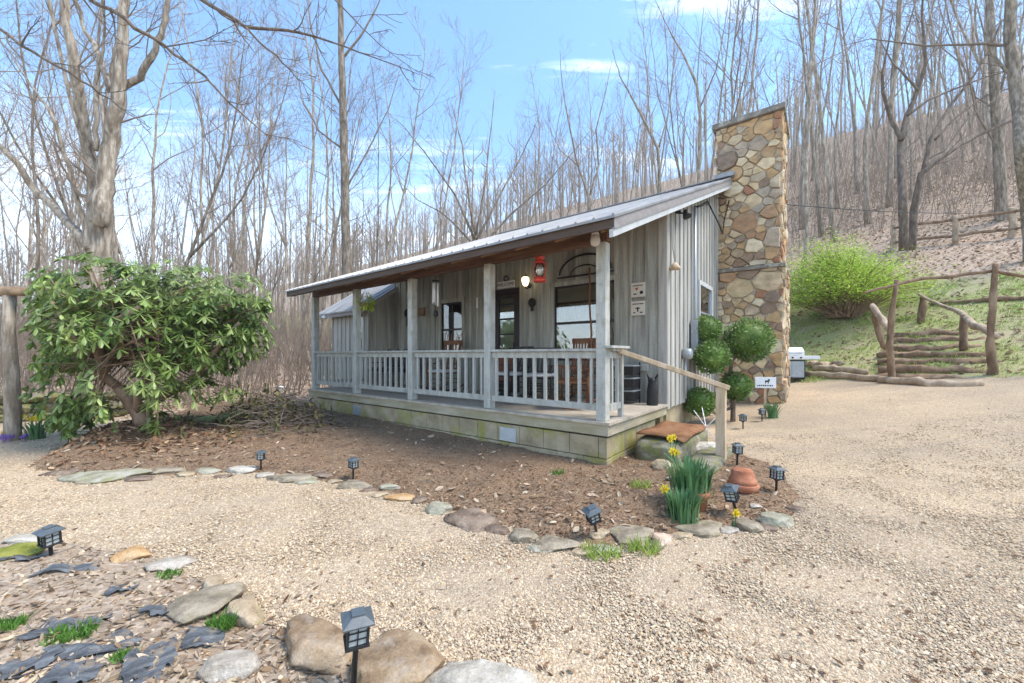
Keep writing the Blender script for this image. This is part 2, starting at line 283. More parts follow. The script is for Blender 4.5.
def ground_mat():
    m, nt = NT('ground_surface'); vec = coords(nt, 'Object')
    at_ = nd(nt, 'ShaderNodeAttribute', dict(attribute_name='zone')); sep = nd(nt, 'ShaderNodeSeparateColor', Color=at_.outputs['Color'])
    # gravel: one colour per pebble
    wob = nd(nt, 'ShaderNodeVectorMath', dict(operation='ADD'), _0=vec, _1=nd(nt, 'ShaderNodeTexNoise', Vector=vec, Scale=30.0, Detail=2).outputs['Color']).outputs[0]
    vo = nd(nt, 'ShaderNodeTexVoronoi', Vector=vec, Scale=72.0, Randomness=1.0)
    vr = nd(nt, 'ShaderNodeSeparateColor', Color=vo.outputs['Color'])
    pc = ramp(nt, vr.outputs[0], [(0.432, 0.327, 0.213), (0.532, 0.403, 0.268), (0.593, 0.467, 0.319), (0.494, 0.386, 0.262), (0.668, 0.549, 0.394), (0.555, 0.403, 0.253), (0.358, 0.275, 0.187), (0.619, 0.490, 0.344)], interp='CONSTANT', pos=[i / 8 for i in range(8)])
    shade = con(nt, nz(nt, vec, .45, 8, .65), .36, .66); pc = mix(nt, shade, mix(nt, 1.0, pc, (.84, .84, .84), 'MULTIPLY'), mix(nt, 1.0, pc, (1.12, 1.08, 1.03), 'MULTIPLY'))
    tr_ = nd(nt, 'ShaderNodeTexNoise', Vector=nd(nt, 'ShaderNodeMapping', Vector=vec, Scale=(.25, 1.5, 1), Rotation=(0, 0, .5)).outputs[0], Scale=.8, Detail=6, Roughness=.6).outputs[0]
    pc = mix(nt, math_(nt, 'MULTIPLY', con(nt, tr_, .48, .66), .5), pc, (.33, .27, .215))
    dirt = con(nt, nz(nt, vec, 1.3, 7, .7), .52, .74); pc = mix(nt, math_(nt, 'MULTIPLY', dirt, .5), pc, (.34, .245, .165))
    gap = con(nt, vo.outputs['Distance'], .35, .62); pc = mix(nt, math_(nt, 'MULTIPLY', gap, .3), pc, (.27, .20, .145))
    # grass
    g1 = con(nt, nz(nt, vec, 1.1, 8, .7), .36, .62)
    gc = mix(nt, g1, (.40, .31, .21), (.27, .32, .09)); gc = mix(nt, con(nt, nz(nt, vec, 14, 6, .75), .42, .6), gc, mix(nt, .75, gc, (.46, .42, .22))); gc = mix(nt, math_(nt, 'MULTIPLY', con(nt, nz(nt, vec, 38, 3, .7), .55, .66), .7), gc, (.17, .13, .08))
    # leaf litter
    vl = nd(nt, 'ShaderNodeTexVoronoi', Vector=nd(nt, 'ShaderNodeMapping', Vector=vec, Scale=(1, 1.7, 1), Rotation=(0, 0, .6)).outputs[0], Scale=11.0)
    lr = nd(nt, 'ShaderNodeSeparateColor', Color=vl.outputs['Color'])
    lc = ramp(nt, lr.outputs[0], [(0.330, 0.230, 0.153), (0.440, 0.323, 0.225), (0.260, 0.176, 0.117), (0.520, 0.402, 0.288), (0.380, 0.284, 0.207)], interp='CONSTANT', pos=[0, .2, .4, .6, .8])
    lc = mix(nt, con(nt, nz(nt, vec, .5, 6, .6), .35, .7), lc, mix(nt, .5, lc, (.48, .37, .29)))
    edge = nz(nt, vec, 5, 5, .7)
    gw = con(nt, math_(nt, 'ADD', sep.outputs[0], math_(nt, 'MULTIPLY', math_(nt, 'SUBTRACT', edge, .5), .9)), .42, .58)
    aw = con(nt, math_(nt, 'ADD', sep.outputs[1], math_(nt, 'MULTIPLY', math_(nt, 'SUBTRACT', edge, .5), 1.1)), .35, .62)
    col = mix(nt, gw, mix(nt, aw, lc, gc), pc)
    bh = mix(nt, gw, lr.outputs[1], math_(nt, 'SUBTRACT', 1.0, vo.outputs['Distance']))
    finish(nt, col, .92, bh, .55, .02, spec=.2); return m
def bed_mat(name, cols, scale, tints):
    m, nt = NT(name); vec = coords(nt, 'Object')
    vl = nd(nt, 'ShaderNodeTexVoronoi', Vector=nd(nt, 'ShaderNodeMapping', Vector=vec, Scale=(1, 1.8, 1), Rotation=(0, 0, .8)).outputs[0], Scale=scale)
    lr = nd(nt, 'ShaderNodeSeparateColor', Color=vl.outputs['Color'])
    lc = ramp(nt, lr.outputs[0], cols, interp='CONSTANT', pos=[i / len(cols) for i in range(len(cols))])
    lc = mix(nt, con(nt, nz(nt, vec, 1.2, 7, .65), .38, .66), lc, mix(nt, .55, lc, tints)); lc = mix(nt, math_(nt, 'MULTIPLY', con(nt, nz(nt, vec, 3.3, 8, .75), .5, .68), .6), lc, mix(nt, 1.0, tints, (.38, .34, .30), 'MULTIPLY'))
    finish(nt, lc, .95, lr.outputs[1], .8, .03, spec=.15); return m
# ------------------------------------------------------------------ ground, drive and beds
def pdist(P, x, y):                 # signed distance to polygon outline (+ inside)
    ins = False; best = 1e9; n = len(P)
    for i in range(n):
        x0, y0 = P[i]; x1, y1 = P[(i + 1) % n]
        if (y0 > y) != (y1 > y) and x < (x1 - x0) * (y - y0) / (y1 - y0) + x0: ins = not ins
        dx, dy = x1 - x0, y1 - y0; t = max(0, min(1, ((x - x0) * dx + (y - y0) * dy) / (dx * dx + dy * dy + 1e-12)))
        best = min(best, math.hypot(x - x0 - t * dx, y - y0 - t * dy))
    return best if ins else -best
def outline(pts): return [tuple(hit(*p)[:2]) for p in pts]
BED = outline([(30, 466), (60, 476), (110, 479), (240, 472), (300, 478), (350, 484), (430, 506), (530, 536), (600, 547), (665, 536), (735, 525), (792, 517), (800, 498), (776, 466), (735, 452), (690, 448)]) \
    + [H2W(.1, 1.2), H2W(-.5, .6), H2W(-7.4, .6), H2W(-8.6, 1.0), H2W(-9.6, .6)] + outline([(228, 404), (130, 424), (70, 445)])
FBED = outline([(0, 542), (60, 543), (128, 550), (185, 572), (235, 606), (280, 636), (350, 668), (420, 692)]) + [(-.25, 1.15), (-3.2, 1.15), (-4.6, 2.4)]
SIDEBED = [H2W(.1, 2.4), H2W(1.25, 2.5), H2W(2.0, 4.4), H2W(1.9, 6.3), H2W(.1, 6.35)]
def gz(X, Y):
    d = bank_d(X, Y); x, t = W2H(X, Y)
    c = lambda a, w: max(0, min(1, .5 + a / w))
    g = c(-d - .15, .7)
    back = max(-(t - 1.0), x - .4) if x > -9 else 9
    g *= c(back, .8)
    if x <= .4: g *= c((7.3 + .25 * max(0, -X - 6)) - Y if X < -2.2 else 3, .9)
    gr = c(d + .1, .8) * c(8.0 + 1.2 * mnoise.noise((X * .3, Y * .3, 1)) - d, 2.4)
    return g, gr
def axis(lo, hi, n, c, k):
    u = np.linspace(math.asinh((lo - c) / k), math.asinh((hi - c) / k), n); return c + k * np.sinh(u)
def make_ground():
    xs = axis(-260, 300, 300, 1.5, 5); ys = axis(-60, 420, 330, 6, 5); nx, ny = len(xs), len(ys)
    vs = np.empty((nx * ny, 3)); zc = np.zeros((nx * ny, 4)); zc[:, 3] = 1
    for j, y in enumerate(ys):
        for i, x in enumerate(xs):
            k = j * nx + i; z = ground(x, y)
            z += .012 * mnoise.noise((x * 2.3, y * 2.3, 5)) if y < 12 else 0
            for P in (BED, FBED):                 # the sheet drops a little under the beds that lie in it
                if abs(x) < 12 and 0 < y < 14:
                    dd = pdist(P, x, y)
                    if dd > .12: z -= .05
            vs[k] = (x, y, z); g, gr = gz(x, y); zc[k, 0] = g; zc[k, 1] = gr
    I = np.arange((nx - 1) * (ny - 1)); a = I // (nx - 1) * nx + I % (nx - 1)
    me = npmesh('ground', vs, np.stack([a, a + 1, a + nx + 1, a + nx], 1), True)
    at_ = me.attributes.new('zone', 'FLOAT_COLOR', 'POINT'); at_.data.foreach_set('color', zc.astype(np.float32).ravel())
    return tag(link('ground', me, ground_mat()), kind='structure')
make_ground()
def bed_height(P, x, y, amp, mound):
    dd = pdist(P, x, y)
    e = min(max(dd + .02, 0) / .35, 1.0); h = -.03 + .03 * min(1, (dd + .1) / .12) + amp * e
    h += .02 * mnoise.noise((x * 4, y * 4, 2)) + .012 * mnoise.noise((x * 11, y * 11, 4))
    return dd, h + mound(x, y) * e
def main_mound(x, y):
    hx, ht = W2H(x, y); m = .10 * max(0, min(1, -hx / 8)) * max(0, min(1, 1 + (ht + 1.5) / 2))
    r = hit(145, 440); return m + .22 * math.exp(-((x - r.x) ** 2 + (y - r.y) ** 2) / 1.6)
def make_bed(name, P, mat, step, amp, mound):
    x0 = min(p[0] for p in P) - .2; x1 = max(p[0] for p in P) + .2; y0 = min(p[1] for p in P) - .2; y1 = max(p[1] for p in P) + .2
    nx = int((x1 - x0) / step) + 1; ny = int((y1 - y0) / step) + 1; idx = {}; vs = []; fs = []
    for j in range(ny):
        for i in range(nx):
            x = x0 + i * step; y = y0 + j * step; dd, h = bed_height(P, x, y, amp, mound)
            if dd > -.12: idx[i, j] = len(vs); vs.append((x, y, ground(x, y) + h))
    for (i, j) in idx:
        q = [idx.get(k) for k in ((i, j), (i + 1, j), (i + 1, j + 1), (i, j + 1))]
        if None not in q: fs.append(q)
    return tag(link(name, npmesh(name, np.array(vs), np.array(fs), True), mat), kind='structure')
flat = lambda x, y: 0
make_bed('garden_bed', BED, bed_mat('mulch', [(.18, .11, .065), (.255, .165, .10), (.14, .085, .052), (.33, .23, .15), (.21, .135, .082), (.285, .19, .12)], 60, (.30, .205, .13)), .07, .05, main_mound)
make_bed('leafy_bed', FBED, bed_mat('dry_litter', [(.34, .25, .17), (.42, .32, .23), (.26, .185, .125), (.47, .38, .29), (.37, .28, .20), (.30, .22, .155)], 34, (.42, .34, .26)), .045, .04, flat)
def bedz(x, y):                     # top of whatever lies at this point
    for P, amp, mo in ((BED, .05, main_mound), (FBED, .04, flat)):
        dd, h = bed_height(P, x, y, amp, mo)
        if dd > 0: return ground(x, y) + max(h, 0)
    return ground(x, y)
def bhit(px, py):
    k = (px - 512) / F; m = (HOR - py) / F; y = .8
    while y < 60:
        if CAMH + m * y <= bedz(k * y, y): break
        y += .03
    return V((k * y, y, bedz(k * y, y)))
# ------------------------------------------------------------------ scatters (one mesh each)
def inside(P, X, Y):
    ins = np.zeros(len(X), bool); n = len(P)
    for i in range(n):
        x0, y0 = P[i]; x1, y1 = P[(i + 1) % n]
        c = ((y0 > Y) != (y1 > Y)) & (X < (x1 - x0) * (Y - y0) / (y1 - y0 + 1e-12) + x0); ins ^= c
    return ins
def rotmats(n, tilt):
    a = RNG.uniform(0, 2 * PI, n); ax = RNG.normal(0, tilt, n); ay = RNG.normal(0, tilt, n)
    ca, sa = np.cos(a), np.sin(a); Z = np.zeros(n); O = np.ones(n)
    Rz = np.stack([ca, -sa, Z, sa, ca, Z, Z, Z, O], 1).reshape(n, 3, 3)
    Rx = np.stack([O, Z, Z, Z, np.cos(ax), -np.sin(ax), Z, np.sin(ax), np.cos(ax)], 1).reshape(n, 3, 3)
    Ry = np.stack([np.cos(ay), Z, np.sin(ay), Z, O, Z, -np.sin(ay), Z, np.cos(ay)], 1).reshape(n, 3, 3)
    return Rz @ Rx @ Ry
def scatter(name, base_v, base_f, P, size, tilt, mat, smooth=False, sq=None, jit=0):
    n = len(P); Rm = rotmats(n, tilt); b = np.broadcast_to(base_v, (n,) + base_v.shape).copy()
    if jit: b *= 1 + RNG.uniform(-jit, jit, b.shape)
    if sq is not None: b *= sq[:, None, :]
    v = np.einsum('nij,nkj->nki', Rm, b) * size[:, None, None] + P[:, None, :]
    f = base_f[None] + (np.arange(n) * len(base_v))[:, None, None]
    return tag(link(name, npmesh(name, v.reshape(-1, 3), f.reshape(-1, base_f.shape[1]), smooth), mat), kind='stuff')
def ico(): 
    bm = bmesh.new(); bmesh.ops.create_icosphere(bm, subdivisions=1, radius=1); v = np.array([p.co for p in bm.verts]); f = np.array([[q.index for q in g.verts] for g in bm.faces]); bm.free(); return v, f
def view_pts(n, y0, y1, wide=1.45, pow=1.0): # denser close to the viewpoint
    y = 1 / RNG.uniform(1 / y1, 1 / y0, n) if pow else RNG.uniform(y0, y1, n); return RNG.uniform(-wide, wide, n) * y, y
def heights(X, Y, fn): return np.array([fn(a, b) for a, b in zip(X, Y)])
iv, jf = ico()
X, Y = view_pts(140000, 1.45, 6.5); G0 = np.array([gz(a, b)[0] for a, b in zip(X, Y)])
k = (G0 > .55) & ~inside(FBED, X, Y) & ~inside(BED, X, Y) & ~((X > -3) & (np.array([W2H(a, b)[1] for a, b in zip(X, Y)]) > 0) & (np.array([W2H(a, b)[0] for a, b in zip(X, Y)]) < .2))
X, Y = X[k], Y[k]; sz = RNG.uniform(.003, .0072, len(X)) * (1 + .10 * Y); sz[RNG.random(len(X)) > .985] *= 1.7
P3 = np.stack([X, Y, heights(X, Y, ground) + sz * .25], 1)
scatter('gravel', iv, jf, P3, sz, .4, MT['pebble'], False, np.stack([RNG.uniform(.8, 1.4, len(X)), RNG.uniform(.7, 1.1, len(X)), RNG.uniform(.4, .7, len(X))], 1), .15)
def leaf_base(curl=.35, L=1.0, W=.45):
    v = []; prof = [(-1, .05), (-.55, .8), (0, 1), (.55, .7), (1, .04)]
    for a, w in prof:
        for sgn in (-1, 0, 1): v.append((a * L, sgn * w * W, curl * (a * a) * .6 + curl * (abs(sgn) * w) * .8))
    f = [(i * 3 + j, i * 3 + j + 1, i * 3 + j + 4, i * 3 + j + 3) for i in range(4) for j in range(2)]
    return np.array(v), np.array(f)
lv, lf = leaf_base()
def leaves(name, X, Y, smin, smax, tilt, mat, zf, lift=.4, W=.45):
    sz = RNG.uniform(smin, smax, len(X)); P3 = np.stack([X, Y, heights(X, Y, zf) + sz * lift * RNG.uniform(0.1, 1, len(X))], 1)
    v, f = leaf_base(.35, 1, W); sq = np.stack([RNG.uniform(.7, 1.3, len(X)), RNG.uniform(.5, 1.2, len(X)), RNG.uniform(-1.2, 1.6, len(X))], 1)
    return scatter(name, v, f, P3, sz, tilt, mat, False, sq, .15)
X, Y = view_pts(16000, 1.2, 4.6); k = inside(FBED, X, Y); X, Y = X[k], Y[k]
leaves('fallen_leaves', X, Y, .006, .028, .5, MT['leaf_tan'], bedz)
r0 = hit(135, 445); n = 1500; X = r0.x + RNG.normal(0, 1.0, n); Y = r0.y + RNG.normal(-.1, .55, n); k = inside(BED, X, Y)
leaves('shrub_litter', X[k], Y[k], .03, .065, .5, MT['leaf_brown'], bedz, .5, .38)
# bits of twig lying on the beds and the drive
def twig_bits(name, P, n, y0, y1, lmin, lmax, mat):
    X, Y = view_pts(n, y0, y1); k = inside(P, X, Y) if P else np.array([gz(a, b)[0] > .6 for a, b in zip(X, Y)]) & ~inside(BED, X, Y); X, Y = X[k], Y[k]
    v = np.array([(-1, -.025, 0), (-1, .025, 0), (-1, 0, .04), (1, -.012, .03), (1, .012, .03), (1, 0, .05)]); f = np.array([(0, 1, 4, 3), (1, 2, 5, 4), (2, 0, 3, 5)])
    s_ = RNG.uniform(lmin, lmax, len(X)); return scatter(name, v, f, np.stack([X, Y, heights(X, Y, bedz) + .004], 1), s_, .12, mat)
twig_bits('twig_bits', FBED, 1600, 1.2, 4.5, .02, .09, MT['twig_dark']); twig_bits('twig_bits', BED, 2600, 3, 10, .02, .12, MT['twig_dark']); twig_bits('twig_bits', None, 260, 1.6, 8, .015, .07, MT['twig_dark'])
X, Y = view_pts(9000, 1.2, 4.5); k = inside(FBED, X, Y) & (RNG.random(9000) < .35); X, Y = X[k], Y[k]; sz = RNG.uniform(.004, .013, len(X))
scatter('pebbles', iv, jf, np.stack([X, Y, heights(X, Y, bedz) + sz * .3], 1), sz, .4, MT['pebble'], False, np.stack([RNG.uniform(.8, 1.4, len(X)), RNG.uniform(.7, 1.1, len(X)), RNG.uniform(.4, .7, len(X))], 1), .15)
X, Y = view_pts(1800, 3.0, 11); k = inside(BED, X, Y); X, Y = X[k], Y[k]
leaves('bed_leaves', X, Y, .025, .05, .4, MT['leaf_tan'], bedz, .5)
X, Y = view_pts(42000, 3.0, 11); k = inside(BED, X, Y); X, Y = X[k], Y[k]
leaves('mulch_litter', X, Y, .006, .019, .5, MT['leaf_brown'], bedz, .5)
# stray leaves blown over the drive, and leaves lying on the bank and in the woods
X, Y = view_pts(1500, 1.6, 12); k = np.array([gz(a, b)[0] > .6 for a, b in zip(X, Y)]) & ~inside(BED, X, Y); X, Y = X[k], Y[k]
leaves('stray_leaves', X, Y, .01, .022, .3, MT['leaf_brown'], lambda a, b: ground(a, b) + .006)
n = 42000; Xb = RNG.uniform(3, 34, n); Yb = RNG.uniform(7, 34, n); d = np.array([bank_d(a, b) for a, b in zip(Xb, Yb)])
k = (d > .1) & (np.abs(Xb / Yb) < 1.5) & ((d > 7) | (RNG.random(n) < .8)); Xb, Yb = Xb[k], Yb[k]
h_ = RNG.random(len(Xb)) < .55; leaves('hillside_leaves', Xb[h_], Yb[h_], .03, .09, .5, MT['leaf_tan'], ground, .5); leaves('hillside_leaves', Xb[~h_], Yb[~h_], .03, .08, .5, MT['leaf_brown'], ground, .5)
n = 16000; Xb = RNG.uniform(-22, 2, n); Yb = RNG.uniform(7, 24, n); k = np.array([gz(a, b)[0] < .4 for a, b in zip(Xb, Yb)]) & np.array([(W2H(a, b)[0] < -8 or W2H(a, b)[1] > 12) for a, b in zip(Xb, Yb)]) & (np.abs(Xb / Yb) < 1.5)
leaves('woodland_leaves', Xb[k], Yb[k], .04, .09, .45, MT['leaf_tan'], ground, .5)
# grass on the bank: short blades
n = 200000; Xb = RNG.uniform(4, 26, n); Yb = RNG.uniform(7, 26, n)
k = np.array([gz(a, b)[1] > .30 + 1.5 * abs(mnoise.noise((a * .9, b * .9, 9))) for a, b in zip(Xb, Yb)]) & (np.abs(Xb / Yb) < 1.5); Xb, Yb = Xb[k], Yb[k]
gv = np.array([(-.09, 0, 0), (.09, 0, 0), (.05, .12, .6), (0, .4, 1.0)]); gf = np.array([(0, 1, 2, 3)])
sz = RNG.uniform(.03, .08, len(Xb)) * (1 + np.array([max(0, mnoise.noise((a * 1.6, b * 1.6, 4))) for a, b in zip(Xb, Yb)]) * 1.6); scatter('grass', gv, gf, np.stack([Xb, Yb, heights(Xb, Yb, ground)], 1), sz, .35, MT['grassblade'])
# ------------------------------------------------------------------ the cabin (local frame: x along the porch to the gable end, y back, z up)
cabin = empty('cabin', (HP[0], HP[1], 0), 'weathered grey board and batten cabin with long railed porch and stone chimney', 'cabin', HA)
DZ = .58; RS = .408; EY = -.53; EZ = 2.89; RY = 7.2; RZ = EZ + RS * (RY - EY)
def rz_at(y): return EZ + RS * (y - EY) if y <= RY else RZ - RS * (y - RY)
XL, XR = -7.72, .35; WL = -7.55; WY = 2.31; BY = 11.5
def wall_panel(mb, x0, x1, z0, z1, y, th=.03):
    mb.box(x0, x1, y, y + th, z0, z1)
holes = dict(win_far=(-5.58, -4.79, 1.35, 2.72), door=(-3.83, -3.06, DZ, 2.86), win_big=(-2.2, -.88, 1.28, 2.78))
w = MB()
xs = sorted([WL, -.0] + [v for h in holes.values() for v in h[:2]])
hl = list(holes.values())
def vboards(mb, x0, x1, zlo, zhi, y):           # separate upright boards so each one weathers its own way
    n = max(1, round((x1 - x0) / .26)); s = (x1 - x0) / n
    for i in range(n):
        a = x0 + i * s; mb.box(a + .002, a + s - .002, y, y + .03, zlo, zhi)
        mb.box(a - .024, a + .024, y - .022, y + .0, zlo, zhi)
segs = [(WL, -5.58), (-4.79, -3.83), (-3.06, -2.2), (-.88, -.03)]
TOPW = rz_at(WY) - .14
for a, b in segs: vboards(w, a, b, DZ - .07, TOPW, WY)
for a, b, z0, z1 in hl:
    vboards(w, a, b, z1, TOPW, WY)
    if z0 > DZ + .1: vboards(w, a, b, DZ - .07, z0, WY)
# gable end: boards up to the rake
w0 = w; w = MB()
n = 34; gy0 = WY; s = (BY - gy0) / n; GW = (4.55, 5.67, 1.75, 2.9)
for i in range(n):
    a = gy0 + i * s; b = a + s; m = (a + b) / 2
    for z0, z1 in (((DZ - .08, GW[2]), (GW[3], None)) if GW[0] - .1 < m < GW[1] + .1 else ((DZ - .08, None),)):
        za = z1 or rz_at(a) - .10; zb = z1 or rz_at(b) - .10
        w.prism([(0, a + .002, z0), (0, b - .002, z0), (0, b - .002, zb), (0, a + .002, za)], (-.03, 0, 0))
        w.prism([(.0, a - .024, z0), (.0, a + .024, z0), (.0, a + .024, za - .012), (.0, a - .024, za - .012)], (.024, 0, 0))
w.build('gable_wall', MT['board_pale_lit'], cabin); w = w0
w.box(WL, 0, BY, BY + .03, .2, rz_at(BY) - .1)
w.prism([(WL, WY, .3), (WL, BY, .3), (WL, BY, rz_at(BY) - .1), (WL, RY, RZ - .1), (WL, WY, rz_at(WY) - .1)], (.03, 0, 0))
wall = w.build('wall', MT['board'], cabin)
tr = MB()
tr.box(-.11, .03, WY - .03, WY - .002, DZ - .09, TOPW); tr.box(.004, .036, WY - .002, WY + .12, DZ - .09, TOPW + .03)
tr.build('corner_trim', MT['board_pale_lit'], cabin); tr = MB(); tr.box(.005, .032, 6.28, 6.42, DZ - .08, rz_at(6.3) - .1)
tr.build('corner_trim', MT['board_pale_lit'], cabin)
# rooms behind the windows
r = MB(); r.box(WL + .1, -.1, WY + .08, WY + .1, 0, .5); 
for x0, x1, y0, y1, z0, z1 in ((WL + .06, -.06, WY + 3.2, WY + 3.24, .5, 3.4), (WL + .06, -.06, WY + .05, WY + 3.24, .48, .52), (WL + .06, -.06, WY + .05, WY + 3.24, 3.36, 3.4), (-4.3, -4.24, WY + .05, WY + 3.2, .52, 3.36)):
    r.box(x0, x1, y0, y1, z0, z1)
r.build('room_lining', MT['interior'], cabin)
# windows
def window(x0, x1, z0, z1, sash, panes, y=WY, mat='board'):
    f = MB(); t = .075
    f.box(x0 - t, x0 + .012, y - .045, y + .01, z0 - t, z1 + t); f.box(x1 - .012, x1 + t, y - .045, y + .01, z0 - t, z1 + t)
    f.box(x0 + .012, x1 - .012, y - .045, y + .01, z1 - .012, z1 + t); f.box(x0 - t - .03, x1 + t + .03, y - .075, y - .046, z0 - t - .01, z0 + .01)
    fo = f.build('window', MT[mat], cabin)
    s_ = MB(); zm = (z0 + z1) / 2; e = .045
    for a, b, c, d in ((x0 + .013, x0 + e, z0, z1), (x1 - e, x1 - .013, z0, z1), (x0 + e, x1 - e, z0, z0 + e), (x0 + e, x1 - e, z1 - e, z1 - .013), (x0 + e, x1 - e, zm - .025, zm + .025)): s_.box(a, b, y + .0, y + .035, c, d)
    for i in range(1, panes):
        xx = x0 + (x1 - x0) * i / panes; s_.box(xx - .012, xx + .012, y + .004, y + .03, z0 + e, zm - .025); s_.box(xx - .012, xx + .012, y + .004, y + .03, zm + .025, z1 - e)
    s_.build('sash', MT[sash], fo)
    g = MB(); g.box(x0 + .03, x1 - .03, y + .014, y + .018, z0 + .03, z1 - .03); g.build('pane', MT['glass'], fo)
    return fo
def drape(fo, x0, x1, z0, z1, y, mat, waves=9, amp=.025):
    n = waves * 6; vs = []
    for i in range(n + 1):
        x = x0 + (x1 - x0) * i / n; d = y + amp * math.sin(i / 6 * 2 * PI); vs += [(x, d, z1), (x, d, z0 + .02 * math.sin(i / 6 * 2 * PI + 1))]
    mb = MB(); mb.add(vs, [(2 * i, 2 * i + 1, 2 * i + 3, 2 * i + 2) for i in range(n)], True); return mb.build('curtain', MT[mat], fo)
wf = window(*holes['win_far'], 'darkwood', 2); drape(wf, -5.55, -5.25, 1.4, 2.7, WY + .12, 'curtain', 3)
wb = window(*holes['win_big'], 'darkwood', 1)
drape(wb, -2.18, -.9, 2.06, 2.42, WY + .12, 'curtain', 8); drape(wb, -1.15, -.9, 1.3, 2.72, WY + .16, 'curtain', 2)
sb = MB(); sb.box(-2.16, -.92, WY + .07, WY + .075, 2.46, 2.75); sb.build('roller_blind', MT['shade'], wb)
# gable window
g = MB(); y0, y1, z0, z1 = GW; t = .09
for a, b, c, d in ((y0 - t, y0, z0 - t, z1 + t), (y1, y1 + t, z0 - t, z1 + t), (y0, y1, z1, z1 + t), (y0, y1, z0 - t, z0)): g.box(.0, .042, a, b, c, d)
gw = g.build('window', MT['trimwhite'], cabin)
g = MB(); g.box(-.02, .01, y0, y1, (z0 + z1) / 2 - .02, (z0 + z1) / 2 + .02); g.box(-.02, .012, y0, y0 + .05, z0, z1); g.box(-.02, .012, y1 - .05, y1, z0, z1); g.build('sash', MT['steel'], gw)
g = MB(); g.box(-.006, -.002, y0, y1, z0, z1); g.build('pane', MT['glass'], gw)
# screen door
x0, x1, z0, z1 = holes['door']; d = MB()
for a, b, c, e in ((x0, x0 + .07, z0 + .02, z1), (x1 - .07, x1, z0 + .02, z1), (x0 + .07, x1 - .07, z1 - .10, z1)): d.box(a, b, WY - .03, WY + .06, c, e)
door = d.build('door', MT['darkwood'], cabin); xa, xb = x0 + .075, x1 - .075
d = MB()
for a, b, c, e in ((xa, xa + .085, z0 + .03, z1 - .11), (xb - .085, xb, z0 + .03, z1 - .11), (xa + .085, xb - .085, z0 + .03, z0 + .25), (xa + .085, xb - .085, 1.43, 1.53), (xa + .085, xb - .085, z1 - .21, z1 - .11)): d.box(a, b, WY - .01, WY + .03, c, e)
for zz in (1.86, 2.2, 2.52): d.box(xa + .085, xb - .085, WY - .002, WY + .02, zz - .018, zz + .018)
d.build('screen_frame', MT['darkwood'], door)
d = MB(); d.box(xa + .085, xb - .085, WY + .0, WY + .012, z0 + .25, 1.43); d.build('lower_panel', MT['redwood'], door)
d = MB(); d.box(xa + .08, xb - .08, WY + .022, WY + .026, 1.53, z1 - .2); d.build('pane', MT['glass'], door)
d = MB(); d.box(xa + .08, xb - .08, WY + .06, WY + .064, 2.2, z1 - .2); d.build('roller_blind', MT['shade'], door); drape(door, xa + .08, xb - .08, 1.55, 2.17, WY + .075, 'curtain', 5, .012)
d = MB(); d.tube([(xb - .045, WY - .03, 1.55), (xb - .045, WY - .07, 1.55), (xb - .045, WY - .07, 1.68)], .012, 6); d.build('handle', MT['black'], door)
# porch deck and what carries it
d = MB(); nb = 16
for i in range(nb): a = -.03 + (WY + .03) * i / nb; d.box(-7.8, .05, a + .002, a + (WY + .03) / nb - .002, DZ - .035, DZ)
d.build('porch_deck', MT['deckwood'], cabin)
d = MB(); d.box(-7.78, .02, 0, .04, .405, DZ - .036); d.box(-.02, .021, .041, WY - .02, .405, DZ - .036); d.box(-7.78, -7.74, .04, WY, .405, DZ - .036)
d.build('band_board', MT['band'], cabin, .004)
fd = MB()
for k in range(2):
    L = 0.41; n = int(7.6 / L)
    for i in range(n + 1):
        a = -7.7 + i * L + (L / 2 if k else 0); b = min(a + L - .006, -.005)
        if b > a + .05: fd.box(a, b, .02, .2, -.12 + k * .265 - .02, -.12 + k * .265 + .235)
    for i in range(4): 
        a = .205 + i * .41; fd.box(-.2, -.012 - .003 * k, a, a + .4, -.12 + k * .265 - .02, -.12 + k * .265 + .235)
fd.box(-7.5, -.1, WY + .02, WY + .2, -.2, DZ - .1); fd.box(-.22, -.05, WY + .2, BY, -.2, DZ - .08)
fo = fd.build('foundation', MT['block'], cabin, .006)
def vent(x, w_, mat):
    v = MB(); v.box(x - w_ / 2, x + w_ / 2, .0, .019, .14, .335)
    for i in range(5): v.box(x - w_ / 2 + .02, x + w_ / 2 - .02, -.008, .001, .165 + i * .033, .175 + i * .033)
    v.build('vent', MT[mat], fo)
vent(-1.55, .3, 'trimwhite'); vent(-5.62, .3, 'steel')
